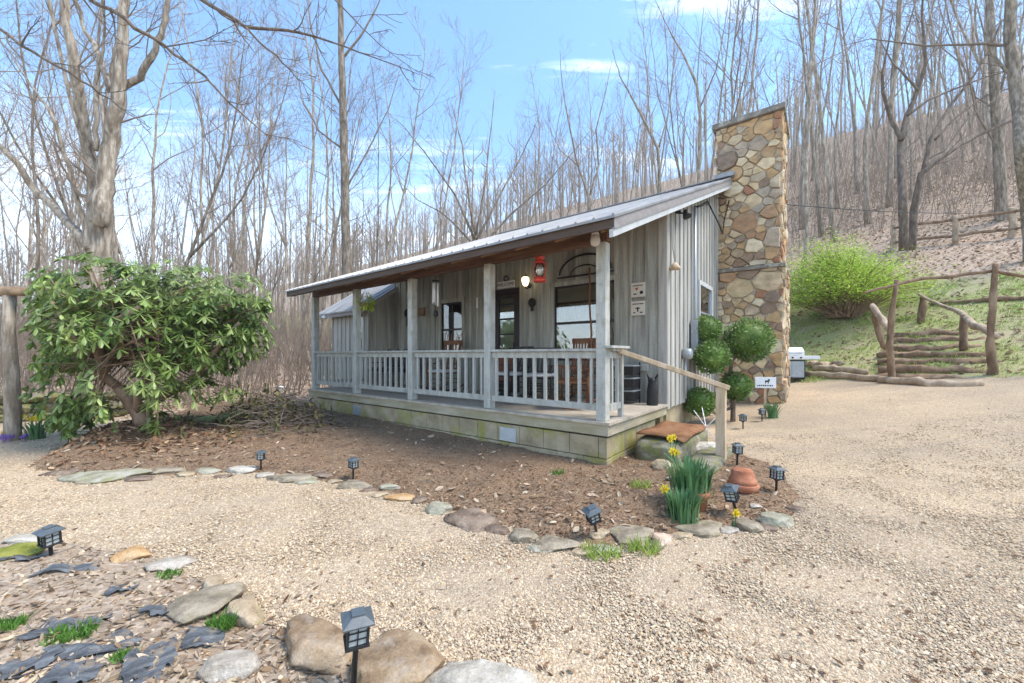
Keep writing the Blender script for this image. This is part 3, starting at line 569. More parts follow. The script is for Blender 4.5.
# posts, rails, balusters
PX = [-.09, -1.98, -3.87, -5.76, -7.62]; pw = .065
p = MB(); p.box(-pw, pw, -pw, pw, DZ + .002, 2.8); pm = p.mesh('porch_post')
pm.materials.append(MT['paint'])
for i, x in enumerate(PX):
    o = bpy.data.objects.new('porch_post', pm); COL.objects.link(o); o.parent = cabin; o.location = (x, .09, 0); o.rotation_euler = (0, 0, PI * i)
    b = o.modifiers.new('bevel', 'BEVEL'); b.width = .006
bl = MB(); bl.box(-.019, .019, -.019, .019, .72, 1.44); blm = bl.mesh('baluster'); blm.materials.append(MT['paint'])
RT = 1.485
def rail_bay(x0, x1, y0, y1, over=0):
    r = MB(); a, b = V((x0, y0, 0)), V((x1, y1, 0)); u = (b - a).normalized()
    r.bar(a - u * over + V((0, 0, RT - .02)), b + u * over + V((0, 0, RT - .02)), .125, .036)
    r.bar(a + V((0, 0, RT - .085)), b + V((0, 0, RT - .085)), .04, .085); ro = r.build('porch_railing', MT['paint'], cabin, .003); r = MB(); r.bar(a + V((0, 0, .74)), b + V((0, 0, .74)), .045, .085); r.build('bottom_rail', MT['paint'], ro, .003)
    n = max(2, round((b - a).length / .168))
    for i in range(n):
        q = a.lerp(b, (i + .5) / n); o = bpy.data.objects.new('baluster', blm); COL.objects.link(o); o.parent = ro; o.location = (q.x, q.y - .0, random.uniform(-.004, .004)); o.rotation_euler = (0, random.gauss(0, .004), random.choice((0, PI / 2)))
for i in range(4): rail_bay(PX[i + 1] + pw + .002, PX[i] - pw - .002, .09, .09)
rail_bay(-.045, -.045, .16, .50, .0); rail_bay(-7.66, -7.66, .16, WY - .03)
p = MB(); p.box(-.075, -.015, .505, .565, DZ + .002, 1.445); p.build('newel_post', MT['paint'], cabin)
# top of the rail carried past the corner post
p = MB(); p.box(-.15, .06, .02, .60, RT - .001, RT + .032); p.build('rail_cap', MT['paint'], cabin, .004)
# header beam, rafters, porch ceiling
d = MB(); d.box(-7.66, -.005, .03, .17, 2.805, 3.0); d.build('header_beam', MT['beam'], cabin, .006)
d = MB()
d.add([(XL + .03, EY + .05, rz_at(EY + .05) - .115), (XR - .06, EY + .05, rz_at(EY + .05) - .115), (XR - .06, WY, rz_at(WY) - .115), (XL + .03, WY, rz_at(WY) - .115)], [(0, 1, 2, 3)])
for i in range(14):
    x = XL + .1 + i * (XR - XL - .3) / 13; d.prism([(x, EY + .06, rz_at(EY + .06) - .12), (x, EY + .06, rz_at(EY + .06) - .17), (x, WY, rz_at(WY) - .26), (x, WY, rz_at(WY) - .12)], (.045, 0, 0))
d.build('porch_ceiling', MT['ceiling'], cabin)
# roof sheet with raised ribs
r = MB(); th = .028
for x0, x1 in [(XL, XR)]:
    r.add([(x0, EY - .03, rz_at(EY - .03)), (x1, EY - .03, rz_at(EY - .03)), (x1, RY, RZ), (x0, RY, RZ), (x0, BY + 3, rz_at(BY + 3)), (x1, BY + 3, rz_at(BY + 3))] +
          [(x0, EY - .03, rz_at(EY - .03) - th), (x1, EY - .03, rz_at(EY - .03) - th), (x1, RY, RZ - th), (x0, RY, RZ - th), (x0, BY + 3, rz_at(BY + 3) - th), (x1, BY + 3, rz_at(BY + 3) - th)],
          [(0, 1, 2, 3), (3, 2, 5, 4), (7, 6, 9, 8), (8, 9, 10, 11), (0, 6, 7, 1), (1, 7, 8, 2), (2, 8, 11, 5), (0, 3, 9, 6), (3, 4, 10, 9), (4, 5, 11, 10)])
n = 36
for i in range(n + 1):
    x = XL + .02 + (XR - XL - .04) * i / n
    r.prism([(x - .02, EY - .032, rz_at(EY - .03) - .004), (x + .02, EY - .032, rz_at(EY - .03) - .004), (x + .01, EY - .032, rz_at(EY - .03) + .02), (x - .01, EY - .032, rz_at(EY - .03) + .02)], (0, RY - EY, RZ - rz_at(EY - .03)))
roof = r.build('roof', MT['roof'], cabin)
d = MB(); d.bar((XL, RY, RZ + .012), (XR + .01, RY, RZ + .012), .30, .03); d.build('ridge_cap', MT['roof'], roof)
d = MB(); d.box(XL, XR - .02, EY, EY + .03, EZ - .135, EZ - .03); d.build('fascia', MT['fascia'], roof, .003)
d = MB(); d.prism([(XR - .045, EY, EZ - .03), (XR - .045, RY, RZ - .03), (XR - .045, RY, RZ - .15), (XR - .045, EY, EZ - .15)], (.03, 0, 0))
d.prism([(XL + .02, EY, EZ - .03), (XL + .02, RY, RZ - .03), (XL + .02, RY, RZ - .15), (XL + .02, EY, EZ - .15)], (.03, 0, 0)); d.build('rake_board', MT['greytrim'], roof)
d = MB(); d.prism([(XR - .075, EY, EZ - .146), (XR - .075, RY, RZ - .146), (XR - .075, RY, RZ - .235), (XR - .075, EY, EZ - .235)], (.045, 0, 0)); d.build('rake_trim', MT['trimwhite'], roof)
d = MB(); d.add([(.03, EY + .03, rz_at(EY + .03) - .08), (XR - .08, EY + .03, rz_at(EY + .03) - .08), (XR - .08, RY, RZ - .08), (.03, RY, RZ - .08)], [(0, 1, 2, 3)]); d.build('soffit', MT['greytrim'], roof)
# side wing with its own small roof
w = MB(); wx0, wx1, wy = -9.5, -7.6, 1.5
wz = lambda y: 3.35 - .66 * (WY - y)
n = 8; s = (wx1 - wx0) / n
for i in range(n):
    a = wx0 + i * s
    if i in (6,): zs = ((.3, 1.55), (2.62, wz(wy) - .03))
    else: zs = ((.3, wz(wy) - .03),)
    for z0_, z1_ in zs: w.box(a + .002, a + s - .002, wy, wy + .03, z0_, z1_); w.box(a - .022, a + .022, wy - .02, wy, z0_, z1_)
n = 9
for i in range(n):
    a = wy + (WY + 1.2 - wy) * i / n; b = wy + (WY + 1.2 - wy) * (i + 1) / n
    w.prism([(wx1, a + .002, .3), (wx1, b - .002, .3), (wx1, b - .002, wz(b) - .05), (wx1, a + .002, wz(a) - .05)], (-.03, 0, 0))
    w.prism([(wx1, a - .02, .3), (wx1, a + .02, .3), (wx1, a + .02, wz(a) - .07), (wx1, a - .02, wz(a) - .07)], (.02, 0, 0))
w.box(wx0, wx0 + .03, wy + .03, 6, .2, 2.8)
w.build('wing_wall', MT['board_pale_lit'], cabin)
a = wx0 + 6 * s; f = MB(); f.box(a - .03, a, wy - .03, wy + .03, 1.5, 2.66); f.box(a + s, a + s + .05, wy - .03, wy + .03, 1.5, 2.66); f.box(a, a + s, wy - .03, wy + .03, 2.6, 2.66); f.box(a, a + s, wy - .03, wy + .03, 1.5, 1.56); f.box(a, a + s, wy - .01, wy + .02, 2.06, 2.1)
fo = f.build('window', MT['trimwhite'], cabin); f = MB(); f.box(a, a + s, wy + .004, wy + .008, 1.56, 2.6); f.build('pane', MT['glass'], fo); drape(fo, a, a + s, 1.57, 2.6, wy + .06, 'curtain', 3, .008)
w = MB(); e0 = 1.2
w.add([(wx0 - .35, e0, wz(e0)), (wx1 + .14, e0, wz(e0)), (wx1 + .14, 4.2, wz(4.2)), (wx0 - .35, 4.2, wz(4.2)), (wx0 - .35, 7.5, 2.6), (wx1 - .2, 7.5, 2.6)] + [(wx0 - .35, e0, wz(e0) - .03), (wx1 + .14, e0, wz(e0) - .03), (wx1 + .14, 4.2, wz(4.2) - .03), (wx0 - .35, 4.2, wz(4.2) - .03)],
      [(0, 1, 2, 3), (3, 2, 5, 4), (7, 6, 9, 8), (0, 6, 7, 1), (1, 7, 8, 2), (3, 9, 6, 0)])
for i in range(9):
    x = wx0 - .33 + i * .27; w.prism([(x - .015, e0 - .002, wz(e0)), (x + .015, e0 - .002, wz(e0)), (x, e0 - .002, wz(e0) + .02)], (0, 4.2 - e0, wz(4.2) - wz(e0)))
wr = w.build('wing_roof', MT['roof'], cabin)
d = MB(); d.prism([(wx1 + .1, e0 + .02, wz(e0 + .02) - .031), (wx1 + .1, 3.3, wz(3.3) - .031), (wx1 + .1, 3.3, wz(3.3) - .14), (wx1 + .1, e0 + .02, wz(e0 + .02) - .12)], (.03, 0, 0)); d.build('rake_board', MT['trimwhite'], wr)
d = MB(); d.box(wx0 - .3, wx1 + .09, e0 + .04, e0 + .07, wz(e0) - .13, wz(e0) - .035); d.build('fascia', MT['greytrim'], wr)
# flood lamps: one under the wing eave, one by the gable corner
def flood(x, y, z, dx, dy, mat='white'):
    f = MB(); f.lathe([(.02, 0), (.05, .005), (.05, .03), (.02, .035)], (0, 0, 0), 10, M=Matrix.Translation((x, y, z)))
    for s_ in (-1, 1):
        c = V((x + dx + s_ * dy * .09, y + dy + s_ * dx * .09, z - .04)); f.tube([(x, y, z - .005), c], .014, 6)
        dirv = V((dx, dy, -.35)).normalized(); M4 = Matrix.Translation(c) @ dirv.to_track_quat('Z', 'Y').to_matrix().to_4x4()
        f.lathe([(.03, -.05), (.045, -.02), (.075, .07), (.07, .085), (.0, .075)], (0, 0, 0), 12, M=M4)
    return f.build('flood_lamp', MT[mat], cabin)
flood(wx0 + .05, wy - .06, 2.6, -.06, -.16, 'white'); flood(.08, 2.75, rz_at(2.7) - .32, .14, -.05, 'black')
# wall lamp by the door
f = MB(); f.lathe([(.0, 0), (.05, .005), (.055, .02), (.03, .03)], M=Matrix.Translation((-2.78, WY - .03, 2.86)) @ Matrix.Rotation(PI / 2, 4, 'X'))
f.tube([(-2.78, WY - .05, 2.86), (-2.78, WY - .13, 2.78), (-2.78, WY - .18, 2.80), (-2.78, WY - .19, 2.84)], .012, 8); f.tube([(-2.78, WY - .05, 2.84), (-2.78, WY - .09, 3.0), (-2.78, WY - .17, 3.09), (-2.78, WY - .19, 3.04)], .01, 8)
wl = f.build('wall_lamp', MT['black'], cabin); f = MB(); f.lathe([(.02, 0), (.05, .02), (.078, .10), (.075, .17), (.05, .19)], (-2.78, WY - .19, 2.83), 16); f.build('lamp_shade', MT['bulb'], wl)
# white porch bulb on the corner of the beam
f = MB(); f.lathe([(.045, .1), (.05, .11), (.035, .15)], (-.14, -.02, 2.78), 12); pl = f.build('porch_lamp', MT['white'], cabin); f = MB(); f.lathe([(.01, -.05), (.05, -.03), (.062, .02), (.05, .09)], (-.14, -.02, 2.79), 14); f.build('lamp_globe', MT['cushion'], pl)
# electric service on the gable end
f = MB(); f.tube([(.07, 3.95, .7), (.07, 3.95, rz_at(3.9) - .35)], .03, 8); f.build('conduit', MT['steel'], cabin)
f = MB(); f.box(.03, .16, 3.78, 4.12, 1.45, 2.08); mbx = f.build('meter_box', MT['steel'], cabin, .01)
f = MB(); f.lathe([(.09, 0), (.09, .05), (.07, .1), (.0, .11)], M=Matrix.Translation((.16, 3.95, 1.85)) @ Matrix.Rotation(PI / 2, 4, 'Y')); f.build('meter_dial', MT['jar'], mbx)
f = MB(); f.lathe([(.1, 0), (.1, .14), (.07, .16)], M=Matrix.Translation((.03, 3.25, 1.42)) @ Matrix.Rotation(PI / 2, 4, 'Y')); f.tube([(.07, 3.25, .6), (.07, 3.25, 1.4)], .022, 6); f.build('junction_box', MT['steel'], cabin)
f = MB(); f.box(-.42, -.27, WY - .08, WY - .023, 1.12, 1.24); f.build('outlet_cover', MT['paint'], cabin, .01)
f = MB(); f.tube([(.05, 5.3, rz_at(5.3) - .45), (.2, 5.5, rz_at(5.3) - .85), (.22, 5.9, rz_at(5.3) - 1.0), (.2, 6.2, rz_at(5.3) - .6), (.3, 6.5, rz_at(6) - .15)], .016, 6)
f.tube([(.06, 3.95, rz_at(3.9) - .35), (.14, 4.3, rz_at(3.9) - .22), (.1, 4.9, rz_at(4.9) - .35), (.05, 5.3, rz_at(5.3) - .45)], .02, 6); f.build('service_wire', MT['black'], cabin)
# step handrail
f = MB(); f.bar((-.03, .40, 1.46), (1.13, 1.12, .985), .11, .06); hr = f.build('step_handrail', MT['handrail'], cabin, .006)
f = MB(); f.box(1.0, 1.11, 1.04, 1.15, -.08, .995); f.build('post', MT['handrail'], hr, .006)
# ------------------------------------------------------------------ chimney: stones cut from a cell pattern, standing out of the mortar
def clip(poly, a, b, c):            # keep a*x+b*y<=c
    out = []
    for i in range(len(poly)):
        p, q = poly[i], poly[(i + 1) % len(poly)]; dp = a * p[0] + b * p[1] - c; dq = a * q[0] + b * q[1] - c
        if dp <= 0: out.append(p)
        if (dp < 0 < dq) or (dq < 0 < dp): t = dp / (dp - dq); out.append((p[0] + t * (q[0] - p[0]), p[1] + t * (q[1] - p[1])))
    return out
def stone_face(mb, W, H, size, place, seed):   # place(u, v, out) -> 3D
    rn = random.Random(seed); pts = []
    for tries in range(6000):
        p = (rn.uniform(-.1, W + .1), rn.uniform(-.1, H + .1)); rr = rn.choice((.42, .55, .8, 1, 1.1, 1.5)) * size
        if all(math.hypot(p[0] - q[0], (p[1] - q[1]) * 1.25) > (rr + q[2]) * .5 for q in pts): pts.append((*p, rr))
    for i, (x, y, r_) in enumerate(pts):
        pl = [(0, 0), (W, 0), (W, H), (0, H)]
        for j, (x2, y2, r2) in enumerate(pts):
            if j == i or abs(x2 - x) > 4 * size or abs(y2 - y) > 4 * size: continue
            a, b = x2 - x, (y2 - y) * 1.3; L = math.hypot(a, b); sft = .5 + .22 * (r_ - r2) / size
            mx, my = x + (x2 - x) * sft, y + (y2 - y) * sft; a, b = a + .35 * L * mnoise.noise((x + x2, y + y2, seed)), b + .35 * L * mnoise.noise((x + x2, y + y2, seed + 9)); L = math.hypot(a, b); pl = clip(pl, a / L, b / L * 1.0, (a * mx + b * my) / L - .0)
            if len(pl) < 3: break
        if len(pl) < 3: continue
        cx = sum(p[0] for p in pl) / len(pl); cy = sum(p[1] for p in pl) / len(pl)
        # shrink, subdivide and roughen the outline
        ring = []
        for k in range(len(pl)):
            p, q = pl[k], pl[(k + 1) % len(pl)]; L = math.hypot(q[0] - p[0], q[1] - p[1]); m = max(1, int(L / .09))
            for t in range(m): ring.append((p[0] + (q[0] - p[0]) * t / m, p[1] + (q[1] - p[1]) * t / m))
        ext = max(math.hypot(p[0] - cx, p[1] - cy) for p in ring); g = max(.55, 1 - .014 / max(ext, .03))
        proud = rn.uniform(.02, .07); tx, ty = rn.uniform(-.12, .12), rn.uniform(-.12, .12); L1, L2, L3 = [], [], []
        for (a, b) in ring:
            jn = 1 + .09 * mnoise.noise((a * 9, b * 9, seed)); 
            for lst, sc_, o in ((L1, g * jn, 0), (L2, g * jn * .97, proud * .75), (L3, g * jn * .89, proud)):
                u, v = cx + (a - cx) * sc_, cy + (b - cy) * sc_; u += (.045 * mnoise.noise((v * 4, seed, 1)) + .012) * ((u > W - .04) - (u < .04)); lst.append(place(u, v, o * (1 + .35 * mnoise.noise((u * 5, v * 5, seed + 4))) + (u - cx) * tx * (o > 0) + (v - cy) * ty * (o > 0) + .006 * mnoise.noise((u * 14, v * 14, seed))))
        n_ = len(ring); c = place(cx, cy, proud * 1.05)
        fs = [(i2, (i2 + 1) % n_, n_ + (i2 + 1) % n_, n_ + i2) for i2 in range(n_)] + [(n_ + i2, n_ + (i2 + 1) % n_, 2 * n_ + (i2 + 1) % n_, 2 * n_ + i2) for i2 in range(n_)] + [(2 * n_ + i2, 2 * n_ + (i2 + 1) % n_, 3 * n_) for i2 in range(n_)]
        mb.add(L1 + L2 + L3 + [c], fs, False)
cy0, cy1, cx1, CT, LED = 6.42, 8.0, 1.35, 7.02, 3.42
core = MB(); core.box(.0, cx1, cy0, cy1, -.3, LED); core.box(.0, cx1 - .05, cy0 + .05, cy1 - .05, LED, CT)
ch = core.build('chimney', MT['mortar'], cabin)
st = MB()
stone_face(st, cx1, LED + .2, .36, lambda u, v, o: V((u, cy0 - o, v - .2)), 1)
stone_face(st, cx1 - .05, CT - LED - .1, .36, lambda u, v, o: V((u, cy0 + .05 - o, v + LED + .1)), 2)
stone_face(st, cy1 - cy0, LED + .2, .36, lambda u, v, o: V((cx1 + o, cy0 + u, v - .2)), 3)
stone_face(st, cy1 - cy0 - .1, CT - LED - .1, .36, lambda u, v, o: V((cx1 - .05 + o, cy0 + .05 + u, v + LED + .1)), 4)
stone_face(st, cy1 - cy0 - .1, CT - 5.2, .36, lambda u, v, o: V((0 - o, cy1 - .05 - u, v + 5.2)), 5)
st.build('stonework', MT['stone'], ch)
d = MB(); d.box(-.0, cx1 + .07, cy0 - .09, cy1 + .05, LED, LED + .085); d.build('stone_ledge', MT['slab'], ch, .015)
d = MB(); d.box(-.10, cx1 + .06, cy0 - .07, cy1 + .08, CT, CT + .13); d.build('chimney_cap', MT['slab'], ch, .012)
d = MB(); d.box(-.02, XR + .06, cy0 - .25, cy0 - .07, rz_at(cy0 - .1) + .02, rz_at(cy0 - .1) + .12); d.build('flashing', MT['roof'], roof)
# ------------------------------------------------------------------ loose things
def on(px, py): return bhit(px, py)
def ppm(Y): return F / Y            # photo points per metre at a depth
_ib = bmesh.new(); bmesh.ops.create_icosphere(_ib, subdivisions=4, radius=1)
IV4 = [v.co.copy() for v in _ib.verts]; IF4 = [tuple(v.index for v in f.verts) for f in _ib.faces]; _ib.free()
def rock_mesh(seed, sx, sy, sz, facets=9, rough=.15):
    rn = random.Random(seed); pl = []
    for i in range(facets):
        d = V((rn.gauss(0, 1), rn.gauss(0, 1), rn.gauss(0, .8))).normalized(); pl.append((d, rn.uniform(.55, .85)))
    pl.append((V((rn.uniform(-.15, .15), rn.uniform(-.15, .15), 1)).normalized(), rn.uniform(.55, .75)))
    vs = []
    for v in IV4:
        p = v.copy()
        for d, h in pl:
            e = p.dot(d) - h
            if e > 0: p -= d * e * .97
        p *= 1 + rough * mnoise.noise(p * 1.6 + V((seed * 3.1, 0, 0))) + rough * .45 * mnoise.noise(p * 4.5 + V((0, seed * 1.7, 0))) - rough * .35 * abs(mnoise.noise(p * 3.2 + V((seed, 0, 3)))) + rough * .28 * mnoise.noise(p * 9) + rough * .16 * mnoise.noise(p * 21)
        vs.append((p.x * sx, p.y * sy, p.z * sz))
    me = bpy.data.meshes.new('stone'); me.from_pydata(vs, [], IF4); me.polygons.foreach_set('use_smooth', [True] * len(IF4)); me.update(); return me
def stone(px, py, w, h, mat, label, yaw=0, depth=.6, name='edging_stone', group='stones edging the beds', facets=9, sink=.25, dy=0):
    p = on(px, py); k = ppm(p.y); sx = w / k / 2 * 1.12; sz = h / k / 2 * 1.15; sy = max(sx * depth, sz * .8)
    o = link(name, rock_mesh(px * 7 + py, sx, sy, sz, facets), MT[mat]); o.location = (p.x, p.y + sy * .5 + dy, p.z + sz * (1 - 2 * sink) * .6); o.rotation_euler = (0, 0, R(yaw))
    return tag(o, label, 'stone', group)
# edge of the main bed, from its left tip round to the porch steps
S = [(56, 476, 30, 9, 'r_dark', 'low dark mossy stone at the narrow tip of the mulch bed', 10),
 (104, 480, 74, 11, 'r_moss', 'long mossy grey slab below the big rhododendron', 4), (158, 474, 46, 8, 'r_grey', 'thin flat grey stone joining the long mossy slab', -4),
 (205, 473, 22, 7, 'r_moss', 'small mossy stone left of the white bed stone', 0),
 (241, 473, 32, 11, 'r_white', 'whitish stone just left of the lantern by the rhododendron bed', 0), (263, 478, 20, 8, 'r_pale', 'pale stone right beside the whitish bed stone', 10),
 (287, 482, 44, 8, 'r_grey', 'flat grey slab on the bed edge between two lanterns', -3), (322, 478, 24, 6, 'r_dark', 'thin dark flake lying left of the oval stone', -12),
 (351, 489, 34, 13, 'r_grey', 'rounded oval grey stone in front of a small lantern', 0), (388, 490, 22, 8, 'r_moss', 'small green mossy stone right of the oval stone', 0),
 (378, 497, 16, 7, 'r_tan', 'small tan stone at the gravel edge below the mossy stone', 20),
 (400, 501, 30, 8, 'r_orange', 'flat orange tan stone beside a dark brown one', -5), (419, 503, 20, 11, 'r_dark', 'dark brown stone between the orange stone and the peaked stone', 15),
 (437, 514, 30, 19, 'r_moss', 'peaked stone with yellow moss on its top', 0), (464, 526, 66, 17, 'r_dark', 'long dark brown stone lying along the gravel edge', -24),
 (522, 542, 34, 18, 'r_grey', 'grey stone after the gap in the bed edge', -25), (555, 551, 50, 13, 'r_grey', 'long grey green stone below the tilted lantern', -14),
 (604, 554, 34, 11, 'r_moss', 'mossy stone with grass sprouting against it', 5), (634, 543, 50, 14, 'r_grey', 'broad flat grey slab behind the grass sprouts', 8),
 (664, 546, 26, 19, 'r_pink', 'pinkish tan block stone in the bed edge', 12), (706, 537, 56, 12, 'r_grey', 'long grey stone below the clump of daffodils', 10),
 (752, 531, 34, 17, 'r_grey', 'grey stone where the bed edge turns to the drive', -20), (780, 526, 34, 18, 'r_moss', 'greenish grey stone at the outer corner of the bed', -30),
 (600, 538, 22, 9, 'r_tan', 'small tan rock behind the tilted lantern', 20), (690, 520, 16, 7, 'r_pale', 'small pale rock beside the foreground flower pot', 0),
 (757, 508, 14, 6, 'r_pale', 'tiny pale rock between two leaning lanterns', 0), (800, 512, 18, 9, 'r_dark', 'small dark lump at the drive side of the bed corner', 0),
 (82, 484, 20, 6, 'r_grey', 'small grey stone in front of the long mossy slab', 0), (135, 482, 26, 7, 'r_dark', 'dark flat stone between the long mossy slab and its grey neighbour', 8), (183, 477, 18, 6, 'r_tan', 'small tan stone after the thin flat grey stone', 0),
 (222, 478, 16, 5, 'r_dark', 'tiny dark stone left of the whitish bed stone', 0), (306, 484, 22, 6, 'r_moss', 'low mossy stone at the end of the flat grey slab', 0), (334, 483, 16, 5, 'r_tan', 'tiny tan stone touching the oval stone', 0), (368, 492, 16, 6, 'r_dark', 'small dark stone right after the oval stone', 10),
 (497, 535, 30, 12, 'r_dark', 'dark stone at the lower end of the long dark brown stone', -25), (540, 552, 22, 9, 'r_moss', 'small mossy stone between the two grey stones of the bed front', -10), (582, 556, 26, 9, 'r_tan', 'tan stone in front of the tilted lantern', 0), (655, 552, 18, 8, 'r_grey', 'small grey stone at the foot of the pinkish block', 0),
 (684, 541, 22, 10, 'r_tan', 'tan stone between the pinkish block and the long grey stone', 8), (732, 534, 18, 9, 'r_pale', 'pale stone under the single yellow bloom', 0), (766, 531, 20, 9, 'r_dark', 'dark stone wedged before the greenish corner stone', -20),
 (662, 468, 26, 14, 'r_tan', 'tan rock at the foot of the porch steps', 15), (678, 482, 18, 9, 'r_pale', 'pale rock behind the potted daffodils', 0)]
for a in S: stone(a[0], a[1], a[2] * 1.12, a[3] * .85, a[4], a[5], a[6], facets=14, sink=.36)
# foreground bed
S2 = [(20, 545, 44, 10, 'r_white', 'flat white slab behind the yellow moss cushion', -4, .8), (125, 560, 32, 19, 'r_orange', 'orange boulder at the far corner of the leafy bed', 10, .9),
 (161, 571, 44, 14, 'r_pale', 'flat cream stone next to the orange boulder', 14, .6), (211, 590, 28, 21, 'r_tan', 'small upright tan stone with a mossy side', -40, .6),
 (186, 622, 66, 24, 'r_grey', 'flat cracked grey rock beside the dark sheeting', -8, 1.1), (240, 625, 52, 36, 'r_tan', 'tan boulder between the cracked rock and the large brown boulder', -38, .65),
 (308, 662, 104, 46, 'r_brown', 'large brown boulder with a whitish top', -22, .62), (396, 692, 96, 58, 'r_brown', 'big brown boulder right behind the nearest lantern', -18, .8),
 (478, 706, 120, 46, 'r_white', 'broad white and grey boulder at the lower frame edge', -12, .5), (220, 680, 54, 36, 'r_pale', 'pale angular rock lying among the leaves', 18, .6)]
for a in S2: stone(a[0], a[1], a[2] * 1.0, a[3] * .76, a[4], a[5], yaw=a[6], depth=a[7], facets=12, sink=.34)
# steps to the porch: two slabs
def slab(x0, x1, y0, y1, z0, z1, mat, label, seed):
    c = H2W((x0 + x1) / 2, (y0 + y1) / 2); sx, sy, sz = (x1 - x0) / 2, (y1 - y0) / 2, (z1 - z0) / 2; vs = []
    for v in IV4:
        p = V([math.copysign(abs(q) ** .42, q) for q in v]); p *= 1 + .05 * mnoise.noise(p * 1.7 + V((seed, 0, 0))) + .02 * mnoise.noise(p * 6)
        m = max(abs(p.x), abs(p.y), abs(p.z)); vs.append((p.x * sx, p.y * sy, p.z * sz))
    me = bpy.data.meshes.new('step_stone'); me.from_pydata(vs, [], IF4); me.polygons.foreach_set('use_smooth', [True] * len(IF4)); me.update()
    o = link('step_stone', me, MT[mat]); o.location = (*c, (z0 + z1) / 2); o.rotation_euler = (0, 0, HA); return tag(o, label, 'step', 'stone steps to the porch')
slab(.06, .72, .55, 2.25, -.1, .30, 'r_step', 'mossy stone step under the doormat at the porch end', 2)
slab(.74, 1.12, .35, 1.9, -.15, .13, 'r_step', 'lower mossy stone step below the doormat step', 5)
st_ = stone(702, 452, 34, 16, 'r_white', 'white stone at the foot of the handrail post', 5)
f = MB(); n = 14; c0 = (.0, .85, .30); vs = []
for j in range(8):
    for i in range(n):
        u, v_ = i / (n - 1), j / 7; x = .10 + .6 * v_; y = .72 + 1.25 * u; vs.append((x, y, .335 + .012 * math.sin(u * 9 + v_ * 4) - (.03 if v_ > .9 else 0)))
f.add(vs, [(j * n + i, j * n + i + 1, (j + 1) * n + i + 1, (j + 1) * n + i) for j in range(7) for i in range(n - 1)], True)
mt = f.build('doormat', MT['coir']); mt.location = (HP[0], HP[1], 0); mt.rotation_euler = (0, 0, HA); so = mt.modifiers.new('thick', 'SOLIDIFY'); so.thickness = .018
tag(mt, 'rust brown doormat lying on the stone step', 'doormat')
# solar lanterns
def lantern_proto():
    K = .70
    t = empty('solar_lantern', (0, 0, 0), 'black solar path lantern', 'lantern')
    m = MB(); w = .06; q = .024; m.prism([(-w, -w, .235), (w, -w, .235), (w, w, .235), (-w, w, .235)], (0, 0, .006))
    m.add([(-w, -w, .2412), (w, -w, .2412), (w, w, .2412), (-w, w, .2412)] + [(-q, -q, .262), (q, -q, .262), (q, q, .262), (-q, q, .262)], [(0, 1, 5, 4), (1, 2, 6, 5), (2, 3, 7, 6), (3, 0, 4, 7), (4, 5, 6, 7)])
    m.box(-.025, .025, -.025, .025, .2622, .27); m.build('lantern_roof', MT['lamptop'], t)
    m = MB(); a = .038
    for sx in (-1, 1):
        for sy in (-1, 1): m.box(sx * a - .005, sx * a + .005, sy * a - .005, sy * a + .005, .150, .2345)
    m.box(-a - .008, a + .008, -a - .008, a + .008, .142, .152)
    for zz in (.178, .206):
        for s_ in (-1, 1): m.box(-a, a, s_ * a - .002, s_ * a + .002, zz - .002, zz + .002); m.box(s_ * a - .0025, s_ * a + .0025, -a, a, zz - .002, zz + .002)
    for s_ in (-1, 1): m.box(-.002, .002, s_ * a - .003, s_ * a + .003, .152, .234); m.box(s_ * a - .003, s_ * a + .003, -.002, .002, .152, .234)
    m.build('lantern_cage', MT['lampblack'], t)
    m = MB(); m.box(-a + .005, a - .005, -a + .005, a - .005, .1525, .234); m.build('lantern_panel', MT['lampglass'], t)
    m = MB(); m.lathe([(.011, -.28), (.011, .12), (.024, .13), (.024, .1415)], n=10); m.build('stake', MT['lampblack'], t)
    return t
lp = lantern_proto(); used = False
LL = [(261, 470, 0, 0, .85, 'small solar lantern behind the whitish bed stone'), (353, 480, 3, 0, .9, 'small solar lantern standing above the oval grey stone'),
 (597, 536, -18, 12, .95, 'solar lantern tilted over the grey slab in the bed edge'), (737, 517, -14, -10, 1.05, 'solar lantern leaning beside the overturned clay pot'),
 (776, 494, 3, 0, 1.0, 'upright solar lantern on the drive side of the clay pot'), (737, 465, 2, 0, 1.0, 'solar lantern behind the overturned clay pot near the handrail post'),
 (743, 429, 0, 0, 1.0, 'solar lantern in front of the clipped topiary shrub'), (762, 422, 0, 0, .95, 'solar lantern at the foot of the small white sign'),
 (52, 556, -5, 4, 1.0, 'solar lantern at the edge of the leafy foreground bed'), (354, 694, 3, 3, 1.0, 'nearest solar lantern standing among the brown boulders')]
for i, (px, py, tx, ty, s_, lab) in enumerate(LL):
    o = lp if i == 0 else copy_tree(lp); p = on(px, py)
    o.location = p + V((0, 0, [0, 0, 0, 0, 0, 0, 0, 0, -.06, .07][i])); o.rotation_euler = (R(ty), R(tx), R([20, -35, 15, 50, 10, -5, 30, 0, 70, 28][i])); o.scale = (s_,) * 3; o['label'] = lab; o['group'] = 'black solar path lanterns'
# clay pots by the drive
p = on(743, 490); t = link('clay_saucer', (lambda m: (m.lathe([(.125, 0), (.15, .01), (.165, .075), (.15, .085), (.12, .08)], n=28), m.mesh('clay_saucer'))[1])(MB()), MT['terracotta']); t.location = p
tag(t, 'wide clay saucer under the overturned pot', 'saucer'); t.scale = (.88,) * 3
m = MB(); m.lathe([(.135, 0), (.142, .005), (.142, .045), (.128, .05), (.105, .15), (.10, .16), (.03, .162)], n=28); o = m.build('clay_pot', MT['terracotta']); o.location = p + V((-.005, .0, .0715)); o.scale = (.88, .88, .84); tag(o, 'clay flowerpot turned upside down on a saucer', 'flowerpot')
